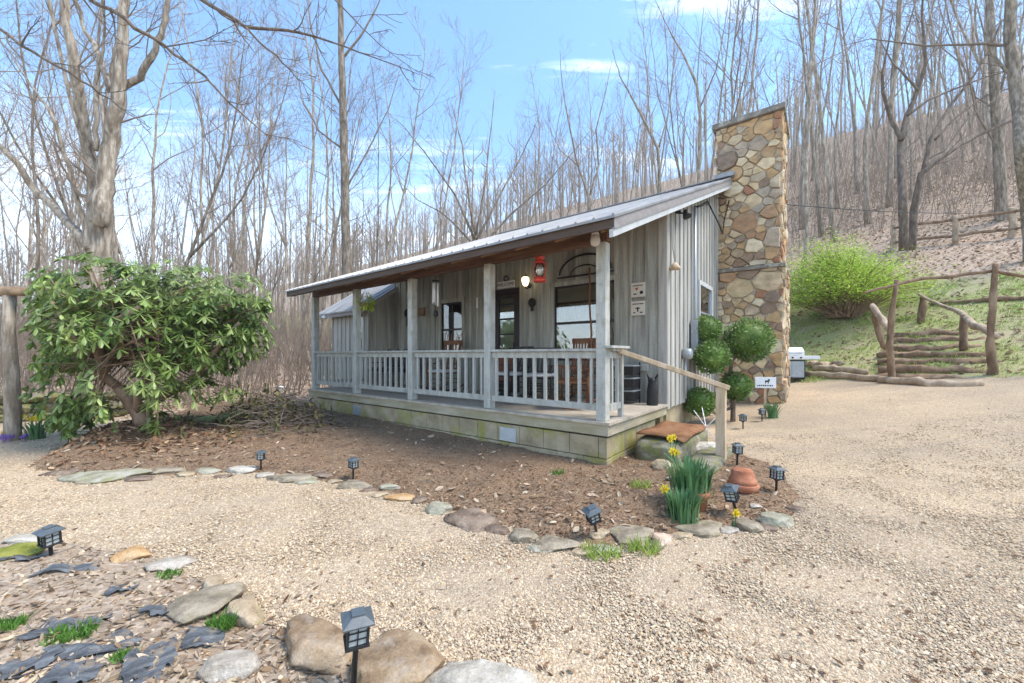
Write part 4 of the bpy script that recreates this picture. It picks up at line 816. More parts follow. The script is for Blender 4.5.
# daffodils
def daffodil_mesh(n, hgt, spread, seed, fl=0, wd=.011):
    rn = random.Random(seed); lm = MB(); fms = []
    for i in range(n):
        a = rn.uniform(0, 2 * PI); r0 = rn.uniform(0, spread * .45); ln = hgt * rn.uniform(.65, 1.1); lean = rn.uniform(.1, .75); b = V((math.cos(a) * r0, math.sin(a) * r0, 0)); d = V((math.cos(a), math.sin(a), 0)); sd = V((-d.y, d.x, 0)) * wd * rn.uniform(.7, 1.2)
        vs = []
        for k in range(5):
            t = k / 4; c = b + d * (lean * ln * .55 * t * t * (1.2 if rn.random() < .9 else 2)) + V((0, 0, ln * (t - .28 * lean * t ** 3))); wv = sd * (1 - t ** 3 * .8); vs += [c - wv, c + wv]
        lm.add(vs, [(2 * k, 2 * k + 1, 2 * k + 3, 2 * k + 2) for k in range(4)], True)
    for i in range(fl):
        a = rn.uniform(0, 2 * PI); rr = spread * rn.uniform(.1, .6); c = V((math.cos(a) * rr, math.sin(a) * rr, hgt * rn.uniform(.9, 1.12))); lm.tube([(c.x * .4, c.y * .4, 0), c], .004, 4)
        fd = V((rn.gauss(0, .5), -1, rn.uniform(-.1, .4))).normalized(); Q = fd.to_track_quat('Z', 'Y').to_matrix().to_4x4(); M4 = Matrix.Translation(c) @ Q
        fm = MB(); fms.append(fm)
        for k in range(6):
            an = k * PI / 3; e = V((math.cos(an), math.sin(an), 0)); s2 = V((-e.y, e.x, 0)); fm.add([M4 @ (e * .006), M4 @ (e * .026 + s2 * .013), M4 @ (e * .046 + V((0, 0, .004))), M4 @ (e * .026 - s2 * .013)], [(0, 1, 2, 3)])
        fm.lathe([(.008, 0), (.011, .018), (.017, .032), (.0145, .031), (.006, .004)], n=10, M=M4)
    return lm, fms
def daffodil(px, py, n, hgt, spread, seed, fl, label, z=None, wd=.011, name='daffodil'):
    p = on(px, py) if not isinstance(px, V) else px; t = empty(name, p, label, 'daffodils', group='daffodils'); a, b = daffodil_mesh(n, hgt, spread, seed, fl, wd)
    a.build('leaf_clump', MT['blade'], t)
    for f_ in b: f_.build('flower', MT['yellow'], t)
    return t
pp = on(697, 513); m = MB(); m.lathe([(.07, 0), (.085, .11), (.10, .112), (.104, .16), (.09, .162), (.082, .13)], n=24); m.lathe([(.086, .125), (.086, .135)], n=16)
o = m.build('clay_pot', MT['terracotta']); o.location = pp + V((.04, .08, 0)); tag(o, 'clay flowerpot holding the tall daffodils', 'flowerpot')
daffodil(pp + V((.02, .16, .12)), 0, 210, .30, .42, 3, 2, 'tall clump of daffodils growing from the clay pot', wd=.011)
daffodil(683, 520, 130, .27, .3, 4, 1, 'daffodil clump in front of the clay pot', wd=.009)
daffodil(735, 527, 2, .11, .05, 5, 1, 'single yellow daffodil bloom beside the bed edge stones', wd=.006)
daffodil(628, 470, 16, .2, .12, 6, 3, 'small daffodils with orange yellow blooms below the porch corner') if False else None
daffodil(37, 439, 60, .36, .3, 7, 14, 'daffodils in full yellow bloom by the log post', wd=.014)
daffodil(772, 418, 70, .34, .25, 8, 0, 'flowerless daffodil clump at the chimney base', wd=.014)
p = on(675, 470); daffodil(p + V((-.02, .05, .1)), 0, 6, .26, .16, 9, 3, 'pair of orange yellow daffodils by the lower step', wd=.008)
def crocus(px, py, mat, label, seed, n=9):
    rn = random.Random(seed); m = MB(); p = on(px, py)
    for i in range(n):
        c = V((rn.uniform(-.18, .18), rn.uniform(-.1, .1), rn.uniform(.04, .09)))
        for k in range(5):
            e = V((math.cos(k * 1.257), math.sin(k * 1.257), 0)); s2 = V((-e.y, e.x, 0)) * .016; m.add([c, c + e * .03 + s2 + V((0, 0, .035)), c + e * .03 + V((0, 0, .06)), c + e * .03 - s2 + V((0, 0, .035))], [(0, 1, 2, 3)])
        m.tube([(c.x, c.y, -.01), c], .004, 4)
    o = m.build('crocus', MT[mat]); o.location = p; tag(o, label, 'flowers')
crocus(11, 437, 'yellow', 'yellow crocuses at the foot of the log post', 1); crocus(8, 443, 'purple', 'purple crocuses in front of the yellow ones', 2, 12)
# sign on a stake before the chimney
p = on(765, 417); t = empty('yard_sign', p, 'small white sign on a wooden stake before the chimney', 'sign', R(-12)); m = MB(); m.box(-.022, .022, -.012, .012, -.1, .62); m.build('stake', MT['handrail'], t)
m = MB(); m.box(-.19, .19, -.03, -.0125, .58, .80); bd = m.build('sign_board', MT['white'], t, .004)
m = MB(); y = -.0325
for x0, x1, z0, z1 in ((-.01, .06, .70, .735), (.045, .075, .715, .76), (-.012, .004, .672, .70), (.04, .056, .672, .70)): m.box(x0, x1, y, -.0305, z0, z1)
rn = random.Random(3); x = -.15
while x < .14: w_ = rn.uniform(.012, .034); m.box(x, x + w_, y, -.0305, .618, .643); x += w_ + .012
m.build('marking', MT['ink'], bd)
# gas grill beyond the chimney
p = hit(788, 382); t = empty('gas_grill', p, 'gas grill with white lid and side shelf beyond the chimney', 'grill', R(-10))
m = MB(); m.box(-.42, .40, -.25, .25, .12, .74); m.build('cabinet', MT['black'], t, .01); m = MB(); m.box(-.37, -.01, -.262, -.252, .17, .70); m.box(.0, .36, -.262, -.252, .17, .70); m.build('cabinet_door', MT['steel'], t)
m = MB(); m.box(-.8, .82, -.29, .27, .76, .88); m.build('side_shelf', MT['white'], t, .015); m = MB()
for x in (-.25, 0, .25): m.lathe([(.03, 0), (.026, .03), (.0, .032)], n=12, M=Matrix.Translation((x, -.292, .82)) @ Matrix.Rotation(PI / 2, 4, 'X'))
m.build('knob', MT['black'], t); m = MB(); m.prism([(-.38, .24, .885), (-.38, -.26, .885), (-.38, -.25, 1.03), (-.38, -.12, 1.16), (-.38, .14, 1.16), (-.38, .24, 1.04)], (.76, 0, 0)); lid = m.build('lid', MT['white'], t, .02)
m = MB(); m.tube([(-.28, -.25, .97), (-.28, -.30, .97), (.28, -.30, .97), (.28, -.25, .97)], .012, 6); m.build('handle', MT['steel'], lid)
m = MB()
for x in (-.36, .34): m.lathe([(.0, -.03), (.06, -.03), (.06, .03), (.0, .03)], n=12, M=Matrix.Translation((x, -.2, .06)) @ Matrix.Rotation(PI / 2, 4, 'Y')); m.lathe([(.0, -.03), (.06, -.03), (.06, .03), (.0, .03)], n=12, M=Matrix.Translation((x, .2, .06)) @ Matrix.Rotation(PI / 2, 4, 'Y'))
m.build('wheel', MT['black'], t); t.scale = (.9, .9, .9)
# white globe in the brush beside the porch
p = hit(281, 396); m = MB(); m.lathe([(.008, -.1), (.008, .18)], n=6); m.lathe([(.0, .16), (.07, .19), (.10, .26), (.07, .33), (.0, .36)], n=16); o = m.build('garden_globe', MT['white']); o.location = p; o.scale = (1.0,) * 3; tag(o, 'white globe on a short stick beside the brush pile', 'globe')
# weed fabric poking out of the litter
FB = [(157, 613, 34, 10, 8, 'short dark strip of weed fabric behind the cracked rock'), (70, 630, 60, 12, 24, 'long diagonal strip of weed fabric above the grass tuft'), (95, 650, 80, 14, 22, 'broad strip of weed fabric across the middle of the leafy bed'),
      (205, 640, 34, 16, 28, 'piece of weed fabric below the cracked grey rock'), (150, 668, 40, 30, 40, 'wide flap of weed fabric left of the pale angular rock'), (72, 678, 46, 18, 10, 'weed fabric patch at the bottom of the leafy bed'), (30, 672, 40, 12, 28, 'torn weed fabric edge in the lower corner'),
      (120, 593, 30, 7, 6, 'small crumpled piece of weed fabric before the orange boulder'), (65, 573, 52, 5, 22, 'thin dark line of weed fabric near the far lantern'), (22, 560, 26, 7, 8, 'weed fabric scrap below the yellow moss')]
for px, py, w_, h_, yaw, lab in FB:
    p = on(px, min(py, 690)); k = ppm(p.y); W_ = w_ / k * .95; D_ = h_ / k * 1.9; nx, ny = 26, 12; m = MB(); vs = []
    for j in range(ny):
        for i in range(nx):
            u, v_ = i / (nx - 1) - .5, j / (ny - 1) - .5; x = u * W_ * (1 + .5 * mnoise.noise((v_ * 3, px, 1))); y = v_ * D_ * (1 + .9 * mnoise.noise((u * 4, py, 2))) + .25 * D_ * mnoise.noise((u * 3, px, 5))
            wx, wy = p.x + x * math.cos(R(yaw)) - y * math.sin(R(yaw)), p.y + x * math.sin(R(yaw)) + y * math.cos(R(yaw))
            vs.append((x, y, bedz(wx, wy) - p.z + .011 + .024 * mnoise.noise((x * 8, y * 14, px)) + .02 * max(0, mnoise.noise((x * 20, y * 20, 7)))))
    m.add(vs, [(j * nx + i, j * nx + i + 1, (j + 1) * nx + i + 1, (j + 1) * nx + i) for j in range(ny - 1) for i in range(nx - 1)], True)
    o = m.build('weed_fabric', MT['fabric']); o.location = p; o.rotation_euler = (0, 0, R(yaw)); tag(o, lab, 'landscape fabric', 'scraps of dark weed fabric')
def tuft(px, py, w_, hgt, n, mat, label, name='grass_tuft', cat='grass tuft'):
    p = on(px, py); rn = random.Random(px); m = MB(); r = w_ / ppm(p.y) / 2
    for i in range(n):
        a = rn.uniform(0, 2 * PI); q = r * math.sqrt(rn.random()); b = V((math.cos(a) * q, math.sin(a) * q * .7, 0)); tip = b + V((rn.gauss(0, .4), rn.gauss(0, .4), 1)) * hgt * rn.uniform(.5, 1.1); sd = V((rn.gauss(0, 1), rn.gauss(0, 1), 0)).normalized() * .005
        m.add([b - sd, b + sd, b.lerp(tip, .6) + sd * .7, tip, b.lerp(tip, .6) - sd * .7], [(0, 1, 2, 3, 4)])
    o = m.build(name, MT[mat]); o.location = p; tag(o, label, cat, 'grass tufts in the beds')
for a in ((70, 640, 44, .05, 220, 'tuft', 'bright green grass tuft beside the long fabric strip'), (221, 632, 26, .06, 160, 'tuft', 'bright green grass tuft between two tan boulders'), (10, 632, 26, .05, 120, 'tuft', 'grass tuft at the left side of the leafy bed'),
          (122, 664, 18, .04, 60, 'tuft', 'sparse green sprouts among the leaves'), (168, 576, 24, .035, 90, 'tuft', 'mossy green sprouts below the cream stone'), (600, 556, 40, .09, 130, 'grassblade', 'thin grass sprouting at the mossy edge stone'), (643, 553, 34, .10, 110, 'grassblade', 'thin grass in front of the flat grey slab'),
          (557, 474, 14, .07, 50, 'tuft', 'small weed in the mulch below the white vent'), (640, 487, 22, .09, 70, 'grassblade', 'pale weed growing in the mulch near the daffodils')): tuft(*a)
p = on(12, 556); m = MB(); m.v = []
vs = [(v.x * .15 * (1 + .35 * mnoise.noise(v * 2)), v.y * .15, max(v.z, -.2) * .05 * (1 + .3 * mnoise.noise(v * 5))) for v in IV4]; m.add(vs, IF4, True); o = m.build('moss_cushion', MT['moss']); o.location = p; tag(o, 'yellow green moss cushion beside the far foreground lantern', 'moss')
# ------------------------------------------------------------------ on the porch
def house(o): o.location = (HP[0], HP[1], 0); o.rotation_euler = (0, 0, HA); return o
def hl(x, y, z): return V((*H2W(x, y), z))
def rocker(x, y, rz, mat, label, slats=7, cush=False, bh=1.12):
    t = empty('rocking_chair', hl(x, y, DZ), label, 'rocking chair', HA + rz, 'rocking chairs on the porch'); wm = MT[mat]
    for s in (-.25, .25):
        m = MB(); m.tube([(s, -.42 + .84 * k / 8, .03 + .10 * ((k - 4) / 4) ** 2) for k in range(9)], .018, 6); m.build('rocker_runner', wm, t)
        m = MB(); m.tube([(s, -.24, .05), (s, -.24, .62)], .02, 7); m.build('leg', wm, t)
        m = MB(); m.tube([(s, .24, .05), (s, .22, .44), (s, .34, bh)], .021, 7); m.build('back_post', wm, t)
        m = MB(); m.bar((s, -.30, .635), (s, .27, .62), .075, .022); m.build('armrest', wm, t)
    m = MB(); m.box(-.26, .26, -.27, .23, .40, .425); m.build('seat', wm, t)
    m = MB()
    for i in range(slats): xx = -.2 + .4 * i / (slats - 1); m.bar((xx, .23, .46), (xx, .335, bh - .06), .036, .012)
    m.bar((-.26, .24, .50), (.26, .24, .50), .03, .05); m.bar((-.29, .335, bh - .04), (.29, .335, bh - .04), .025, .10); m.build('backrest', wm, t)
    m = MB()
    for zz in (.18, .28): m.tube([(-.25, -.24, zz), (.25, -.24, zz)], .011, 5); m.tube([(-.25, .235, zz), (.25, .235, zz)], .011, 5)
    m.build('stretcher', wm, t)
    if cush:
        m = MB(); m.box(-.24, .24, -.25, .21, .428, .49); m.build('cushion', MT['cushion'], t, .02)
    return t
rocker(-1.28, 1.72, R(8), 'chairwood', 'red brown slatted rocking chair in front of the large porch window', 8)
rocker(-.95, .85, R(-60), 'chairwood', 'red brown rocking chair turned sideways near the corner post', 6, bh=1.0)
rocker(-2.72, 1.55, R(-14), 'chairdark', 'dark rocking chair with white cushion right of the door', 6, True, .98)
rocker(-1.95, 1.45, R(20), 'chairdark', 'dark rocking chair with white cushion between the red brown rocker and the door side', 6, True, .95)
# twig rocker with branching top
t = rocker(-4.72, 1.6, R(5), 'chairwood', 'twig rocking chair with a spiky branch back below the far window', 5, True, 1.15)
m = MB(); rn = random.Random(5)
for i in range(9): x = -.28 + .56 * i / 8; m.tube([(x, .33, 1.05), (x + rn.uniform(-.06, .06), .36, 1.2 + rn.uniform(0, .12)), (x + rn.uniform(-.1, .1), .37, 1.28 + rn.uniform(0, .14))], [.012, .009, .004], 5)
m.build('branch_crest', MT['chairwood'], t)
# iron glider bench at the far end
t = empty('porch_bench', hl(-6.55, 1.55, DZ), 'black iron porch bench with a scrolled top at the far porch end', 'bench', HA)
m = MB(); m.box(-.72, .72, -.26, .24, .40, .44); m.build('seat', MT['black'], t)
m = MB(); m.box(-.72, .72, .24, .265, .50, .86); m.build('backrest', MT['black'], t)
m = MB()
for i in range(4):
    cx_ = -.54 + .36 * i; m.tube([(cx_ + .15 * math.cos(a_ / 10 * PI), .255, .86 + .10 * math.sin(a_ / 10 * PI)) for a_ in range(11)], .016, 6)
m.build('scroll', MT['black'], t)
for sx in (-.7, .7):
    m = MB(); m.tube([(sx, -.24, 0), (sx, -.24, .62), (sx, .25, .62)], .016, 6); m.build('leg', MT['black'], t); m = MB(); m.tube([(sx, .25, 0), (sx, .25, .9)], .016, 6); m.build('leg', MT['black'], t)
m = MB(); m.box(-.68, .68, -.24, .2, .441, .50); m.build('cushion', MT['black'], t, .02)
# little white table
t = empty('side_table', hl(-1.62, 1.0, DZ), 'small white topped table between the porch rocking chairs', 'table', HA); m = MB(); m.lathe([(.0, .47), (.26, .47), (.27, .485), (.26, .50), (.0, .50)], n=24); m.build('tabletop', MT['cushion'], t)
for k in range(3):
    a = k * 2.09; m = MB(); m.tube([(math.cos(a) * .2, math.sin(a) * .2, 0), (math.cos(a) * .1, math.sin(a) * .1, .47)], .014, 6); m.build('leg', MT['chairdark'], t)
# black tiered rack by the wall and the black figure beside it
t = empty('tiered_rack', hl(-.55, 2.02, DZ), 'black three tier bin rack against the porch wall', 'rack', HA)
for k in range(3):
    m = MB(); z = .06 + k * .21; m.prism([(-.15, -.15, z), (.15, -.15, z), (.17, -.17, z + .15), (-.17, -.17, z + .15)], (0, .3, 0)); b_ = m.build('bin', MT['black'], t, .006)
    m = MB(); m.box(-.175, .175, -.178, .14, z + .151, z + .17); m.build('bin_rim', MT['steel'], b_)
for sx in (-.16, .16): m = MB(); m.box(sx - .01, sx + .01, .135, .155, 0, .70); m.build('leg', MT['black'], t)
m = MB(); m.lathe([(.085, 0), (.09, .02), (.08, .12), (.085, .22), (.07, .33), (.06, .37), (.07, .40), (.05, .44), (.0, .45)], n=18)
for s_ in (-1, 1): m.tube([(s_ * .045, 0, .42), (s_ * .085, 0, .50), (s_ * .10, 0, .51)], [.022, .012, .005], 6)
o = m.build('porch_figurine', MT['black']); o.location = hl(-.12, 2.0, DZ); o.rotation_euler = (0, 0, HA); tag(o, 'black figurine with two pointed tips at the porch wall corner', 'figurine')
# walking sticks
for dx, ln, lab in ((0, 2.5, 'tallest walking stick leaning before the large window'), (.10, 2.25, 'shorter walking stick with a crooked top beside the tall one')):
    a, b = hl(-1.05 + dx, 1.72, DZ), hl(-1.36 + dx * 1.6, 2.2, DZ + ln - .05); m = MB(); pts = [a.lerp(b, k / 8) + V((.012 * math.sin(k * 1.9 + dx * 30), .01 * math.cos(k), 0)) for k in range(9)]
    m.tube(pts, [.02, .021, .02, .019, .02, .018, .019, .018, .02], 7); o = m.build('walking_stick', MT['chairwood']); tag(o, lab, 'walking stick', 'walking sticks on the porch')
# red lantern hanging from the beam
t = empty('hanging_lantern', hl(-1.16, .26, 2.46), 'red hanging lantern under the porch beam', 'lantern', HA)
m = MB(); m.lathe([(.0, 0), (.085, 0), (.09, .02), (.08, .06), (.05, .075)], n=20); m.build('lantern_base', MT['redpaint'], t)
m = MB(); m.lathe([(.05, .076), (.075, .14), (.078, .19), (.055, .27)], n=20); m.build('globe', MT['jar'], t); m = MB(); m.lathe([(.02, .076), (.03, .15), (.02, .22)], n=10); m.build('burner', MT['cushion'], t)
m = MB(); m.lathe([(.075, .271), (.08, .285), (.05, .31), (.05, .34), (.085, .352), (.04, .38), (.0, .385)], n=20); m.build('lantern_cap', MT['redpaint'], t)
m = MB()
for s_ in (-1, 1): m.tube([(s_ * .085, 0, .02), (s_ * .10, 0, .1), (s_ * .10, 0, .26), (s_ * .078, 0, .30)], .008, 6)
m.tube([(-.08, 0, .3), (-.05, 0, .44), (0, 0, .50), (.05, 0, .44), (.08, 0, .3)], .004, 5); m.build('lantern_frame', MT['redpaint'], t)
# wind chime, plank sign, hanging plant, tiles, iron arch, door sign, small round plaque, thermometer
t = empty('wind_chime', hl(-3.47, .3, 2.1), 'silver tube wind chime hanging from the porch beam', 'wind chime', HA)
m = MB(); m.lathe([(.0, .64), (.07, .64), (.07, .66), (.0, .665)], n=14); m.tube([(0, 0, .665), (0, 0, .74)], .003, 4); m.build('chime_top', MT['black'], t)
for k in range(5):
    a = k * 1.257; m = MB(); m.tube([(math.cos(a) * .05, math.sin(a) * .05, .18 + .02 * k), (math.cos(a) * .05, math.sin(a) * .05, .61)], .014, 7); m.build('chime_tube', MT['white'], t)
m = MB(); m.tube([(0, 0, .05), (0, 0, .64)], .002, 4); m.lathe([(.03, .0), (.045, .03), (.035, .10), (.0, .12)], n=12); m.build('wind_catcher', MT['black'], t)
m = MB(); m.box(-6.58, -6.20, WY - .06, WY - .026, 2.44, 2.66); o = house(m.build('plank_sign', MT['rustic'], None, .008)); tag(o, 'dark rough wooden plank hung on the porch wall', 'wall plank')
m = MB()
for s_ in (-1, 1):
    vs = []
    for i in range(13): u = i / 12; vs += [(-6.78, WY - .04 - .02, 0)]
m = MB(); m.lathe([(.11, -.01), (.115, 0), (.115, .015), (.10, .018)], M=Matrix.Translation((-6.95, WY - .03, 2.56)) @ Matrix.Rotation(PI / 2, 4, 'X')); m.tube([(-6.95, WY - .035, 2.45), (-6.95, WY - .035, 2.2)], .012, 6); o = house(m.build('wall_ornament', MT['black'])); tag(o, 'round black ornament on the porch wall past the wooden plank', 'ornament')
m = MB(); hx_ = -5.70; t = empty('hanging_plant', hl(hx_, .24, 2.38), 'green trailing plant in a hanging basket at the far porch end', 'hanging plant', HA)
m.lathe([(.0, 0), (.09, .01), (.14, .12), (.15, .125), (.12, .12)], n=16); m.build('basket', MT['rustic'], t); m = MB(); m.tube([(-.14, 0, .12), (0, 0, .50), (.14, 0, .12)], .003, 4); m.build('hanger', MT['black'], t)
m = MB(); rn = random.Random(9)
for i in range(260):
    a = rn.uniform(0, 2 * PI); e = rn.uniform(-.9, 1.4); d = V((math.cos(a) * math.cos(e), math.sin(a) * math.cos(e), math.sin(e))); c = V((0, 0, .16)) + d * rn.uniform(.08, .2); q = d.orthogonal().normalized() * .025; m.add([c - q, c + d * .03 + V((0, 0, .01)), c + q, c + d * .07 - V((0, 0, .02))], [(0, 1, 2, 3)])
m.build('foliage', MT['spring'], t)
def tile(z, lab, k):
    t = empty('wall_tile', hl(-.46, WY - .026, z), lab, 'wall plaque', HA, 'square plaques on the porch wall'); m = MB(); m.box(-.125, .125, -.02, 0, -.125, .125); m.build('tile_face', MT['cream'], t, .004); m = MB(); rn = random.Random(k)
    x = -.09
    while x < .08: w_ = rn.uniform(.012, .03); m.box(x, x + w_, -.0225, -.0202, .065, .085); x += w_ + .01
    if k == 1: m.lathe([(.0, 0), (.03, .0), (.03, .002), (.0, .002)], M=Matrix.Translation((.065, -.0203, -.05)) @ Matrix.Rotation(PI / 2, 4, 'X'), n=14); m.box(-.08, -.02, -.0225, -.0202, -.08, -.06)
    else: m.box(-.012, .012, -.0225, -.0202, -.06, .02); m.box(-.04, .04, -.0225, -.0202, -.01, .008); m.box(-.08, -.04, -.0225, -.0202, -.085, -.065); m.box(.04, .085, -.0225, -.0202, -.085, -.065)
    m.build('marking', MT['ink'], t)
    if k == 1: m = MB(); m.prism([(-.05, -.0225, .03), (-.02, -.0225, -.02), (.01, -.0225, .03), (.0, -.0225, .045), (-.02, -.0225, .03), (-.04, -.0225, .045)], (0, .002, 0)); m.build('heart', MT['inkred'], t)
tile(2.535, 'upper cream plaque with a red mark on the porch wall', 1); tile(2.215, 'lower cream plaque with a dark cross mark on the porch wall', 2)
m = MB(); cx_, z0_ = -1.5, 2.93; m.tube([(cx_ - .6, WY - .04, z0_), (cx_ + .6, WY - .04, z0_)], .018, 6); m.tube([(cx_ - .55 * math.cos(k / 16 * PI), WY - .04, z0_ + .05 + .34 * math.sin(k / 16 * PI)) for k in range(17)], .02, 6); m.tube([(cx_ - .3 * math.cos(k / 12 * PI), WY - .04, z0_ + .02 + .17 * math.sin(k / 12 * PI)) for k in range(13)], .012, 6)
o = house(m.build('iron_arch', MT['black'])); tag(o, 'black iron arch ornament on the wall above the large window', 'wall ornament')
t = empty('door_sign', hl(-3.42, WY - .034, 2.955), 'small white lettered sign above the porch door', 'sign', HA); m = MB(); m.box(-.24, .24, -.02, .0, -.075, .075); m.build('sign_board', MT['white'], t, .003)
fc = bpy.data.curves.new('lettering', 'FONT'); fc.body = 'WELCOME'; fc.size = .10; fc.align_x = 'CENTER'; fc.align_y = 'CENTER'; fc.extrude = .001; fo_ = bpy.data.objects.new('lettering', fc); COL.objects.link(fo_); fo_.parent = t; fo_.location = (0, -.0225, 0); fo_.rotation_euler = (PI / 2, 0, 0); fc.materials.append(MT['ink']); bpy.context.view_layer.update(); lm_ = bpy.data.meshes.new_from_object(fo_.evaluated_get(bpy.context.evaluated_depsgraph_get())); bpy.data.objects.remove(fo_); fo_ = bpy.data.objects.new('lettering', lm_); COL.objects.link(fo_); fo_.parent = t; fo_.location = (0, -.0225, 0); fo_.rotation_euler = (PI / 2, 0, 0)
m = MB(); m.tube([(-3.42 + .06 * math.cos(a_ / 6 * PI), WY - .04, 3.09 + .06 * math.sin(a_ / 6 * PI)) for a_ in range(13)], .012, 6); o = house(m.build('horseshoe', MT['black'])); tag(o, 'dark iron ring hung above the door sign', 'ornament')
m = MB(); m.lathe([(.0, 0), (.09, 0), (.10, .015), (.06, .03), (.0, .03)], M=Matrix.Translation((-2.72, WY - .027, 2.5)) @ Matrix.Rotation(PI / 2, 4, 'X'), n=14); m.box(-2.75, -2.69, WY - .05, WY - .027, 2.32, 2.42); o = house(m.build('door_bell', MT['black'])); tag(o, 'round black iron bell plate below the wall lamp', 'bell')
m = MB(); m.box(-4.32, -4.27, WY - .045, WY - .027, 2.5, 2.75); o = house(m.build('thermometer', MT['white'])); tag(o, 'slim white thermometer left of the porch door', 'thermometer')
# lit table lamps in the rooms
for x, y, lab in ((-1.0, WY + .5, 'lit table lamp behind the large porch window'), (-4.95, WY + .5, 'lit table lamp behind the far porch window')):
    t = empty('table_lamp', hl(x, y, 1.35), lab, 'lamp', HA); m = MB(); m.lathe([(.06, 0), (.07, .02), (.03, .05), (.045, .14), (.015, .24)], n=14); m.build('base', MT['chairwood'], t); m = MB(); m.lathe([(.10, .24), (.06, .40)], n=18); m.build('lamp_shade', MT['bulb'], t)
    m = MB(); m.box(-.25, .25, -.15, .15, -.85, -.002); tb = m.build('night_stand', MT['redwood']); tb.location = hl(x, y, 1.35); tb.rotation_euler = (0, 0, HA); tag(tb, 'wooden stand under the ' + lab, 'stand')
# bell-shaped weight on a cord at the gable corner
t = empty('hanging_bell', hl(.12, 2.42, 2.84), 'small wooden bell hanging on a long cord at the gable corner', 'bell', HA); m = MB(); m.lathe([(.0, 0), (.085, .0), (.09, .03), (.05, .08), (.03, .11), (.0, .12)], n=14); m.build('bell_body', MT['handrail'], t); m = MB()
for s_ in (-1, 1): m.tube([(0, s_ * .01, .12), (-.02, s_ * .05, .35), (-.0, s_ * .07, .75)], .01, 5)
m.build('cord', MT['paint'], t)
# white wire stand by the step
p = hit(706, 441); t = empty('wire_stand', p, 'thin white wire tripod stand beside the handrail post', 'plant stand'); m = MB()
for a_ in (0, 2.1, 4.2): m.tube([(.16 * math.cos(a_), .16 * math.sin(a_), 0), (0, 0, .22), (-.24 * math.cos(a_ + .3), -.24 * math.sin(a_ + .3), .50)], .007, 5)
m.build('wire_frame', MT['white'], t)
# cable strung from the gable to the right
a = hl(.05, 6.2, 5.25); b = at(1060, 207, 20); m = MB(); m.tube([a.lerp(b, k / 16) - V((0, 0, .35 * 4 * (k / 16) * (1 - k / 16))) for k in range(17)], .011, 5); o = m.build('power_cable', MT['black']); tag(o, 'thin black power cable running from the gable to the woods', 'cable')
# ------------------------------------------------------------------ bare trees
def bend(p, d, length, n, wob, up, rn):
    pts = [p.copy()]; d = d.normalized()
    for i in range(n):
        d = (d + V((rn.gauss(0, wob), rn.gauss(0, wob), rn.gauss(0, wob) + up))).normalized(); p = p + d * (length / n); pts.append(p.copy())
    return pts
def pos_on(pts, t):
    f = t * (len(pts) - 1); i = min(int(f), len(pts) - 2); return pts[i].lerp(pts[i + 1], f - i), (pts[i + 1] - pts[i]).normalized()
def taper(r0, r1, n): return [r0 + (r1 - r0) * (i / n) ** .8 for i in range(n + 1)]
def side_dir(d, ang, rn):
    q = d.orthogonal().normalized(); q = Matrix.Rotation(rn.uniform(0, 2 * PI), 3, d) @ q; return (d * math.cos(ang) + q * math.sin(ang)).normalized()
def sprout(mb, pts, r0, level, rn, cnt, t0, ratio, length, upw=.10, rmin=.006):
    for i in range(cnt):
        t = t0 + (1 - t0) * (i + rn.random()) / cnt; t = min(t, .985); p, d = pos_on(pts, t); L = length * (1.15 - .65 * t) * rn.uniform(.6, 1.2); r = max(rmin, r0 * (1 - t * .75) * ratio)
        a = R(rn.uniform(28, 58)); dd = side_dir(d, a, rn); n = {3: 7, 2: 5, 1: 4}[level]
        q = bend(p, dd, L, n, .13, upw, rn); mb.tube(q, taper(r, max(rmin * .6, r * .25), n), {3: 6, 2: 4, 1: 3}[level], cap=False)
        if level > 1: sprout(mb, q, r, level - 1, rn, {3: 6, 2: 4}[level], .25, .55, L * .52, upw, rmin)
def tree_proto(seed, H, r0, t0=.42, limbs=13, lean=.03, fork=False, llen=.26, rmin=.0055):
    rn = random.Random(seed); tm, cm = MB(), MB()
    main = bend(V((0, 0, -.3)), V((rn.gauss(0, lean), rn.gauss(0, lean), 1)), H, 14, .055, .05, rn)
    rad = taper(r0, r0 * .12, 14); rad[0] *= 1.35; tm.tube(main, rad, 8, lump=.12)
    sprout(cm, main, r0, 3, rn, limbs, t0, .42, H * llen, .11, rmin)
    if fork:
        p, d = pos_on(main, rn.uniform(.25, .4)); q = bend(p, side_dir(d, R(18), rn), H * .62, 10, .06, .10, rn); tm.tube(q, taper(r0 * .6, r0 * .1, 10), 7, lump=.1); sprout(cm, q, r0 * .6, 3, rn, 9, .35, .45, H * llen * .8, .11, rmin)
    return tm, cm
def tree_things(tm, cm, loc, label, trunk, twig='twig', rz=0, group=None, s=1, name='bare_tree'):
    t = empty(name, loc, label, 'tree', rz, group); t.scale = (s, s, s); tm.build('trunk', MT[trunk], t)
    cm.build('crown', MT[twig], t); return t
PROTO = []
for i, (H, r0, t0, limbs, fork, mt_) in enumerate([(19, .19, .45, 12, False, 'bark_pale'), (17, .16, .40, 12, True, 'bark'), (21, .22, .50, 11, False, 'bark_pale'), (15, .13, .35, 13, False, 'bark'), (18, .17, .42, 12, True, 'bark_pale'), (13, .10, .30, 13, False, 'bark'),
      (20, .18, .55, 10, False, 'bark_pale'), (16, .15, .38, 13, True, 'bark'), (11, .085, .28, 12, True, 'bark'), (22, .24, .48, 12, False, 'bark_pale')]):
    tm, cm = tree_proto(100 + i, H, r0 * .56, t0, limbs, fork=fork); PROTO.append([tm.mesh('trunk'), cm.mesh('crown'), mt_])
    PROTO[-1][0].materials.append(MT[mt_]); PROTO[-1][1].materials.append(MT['twig'])
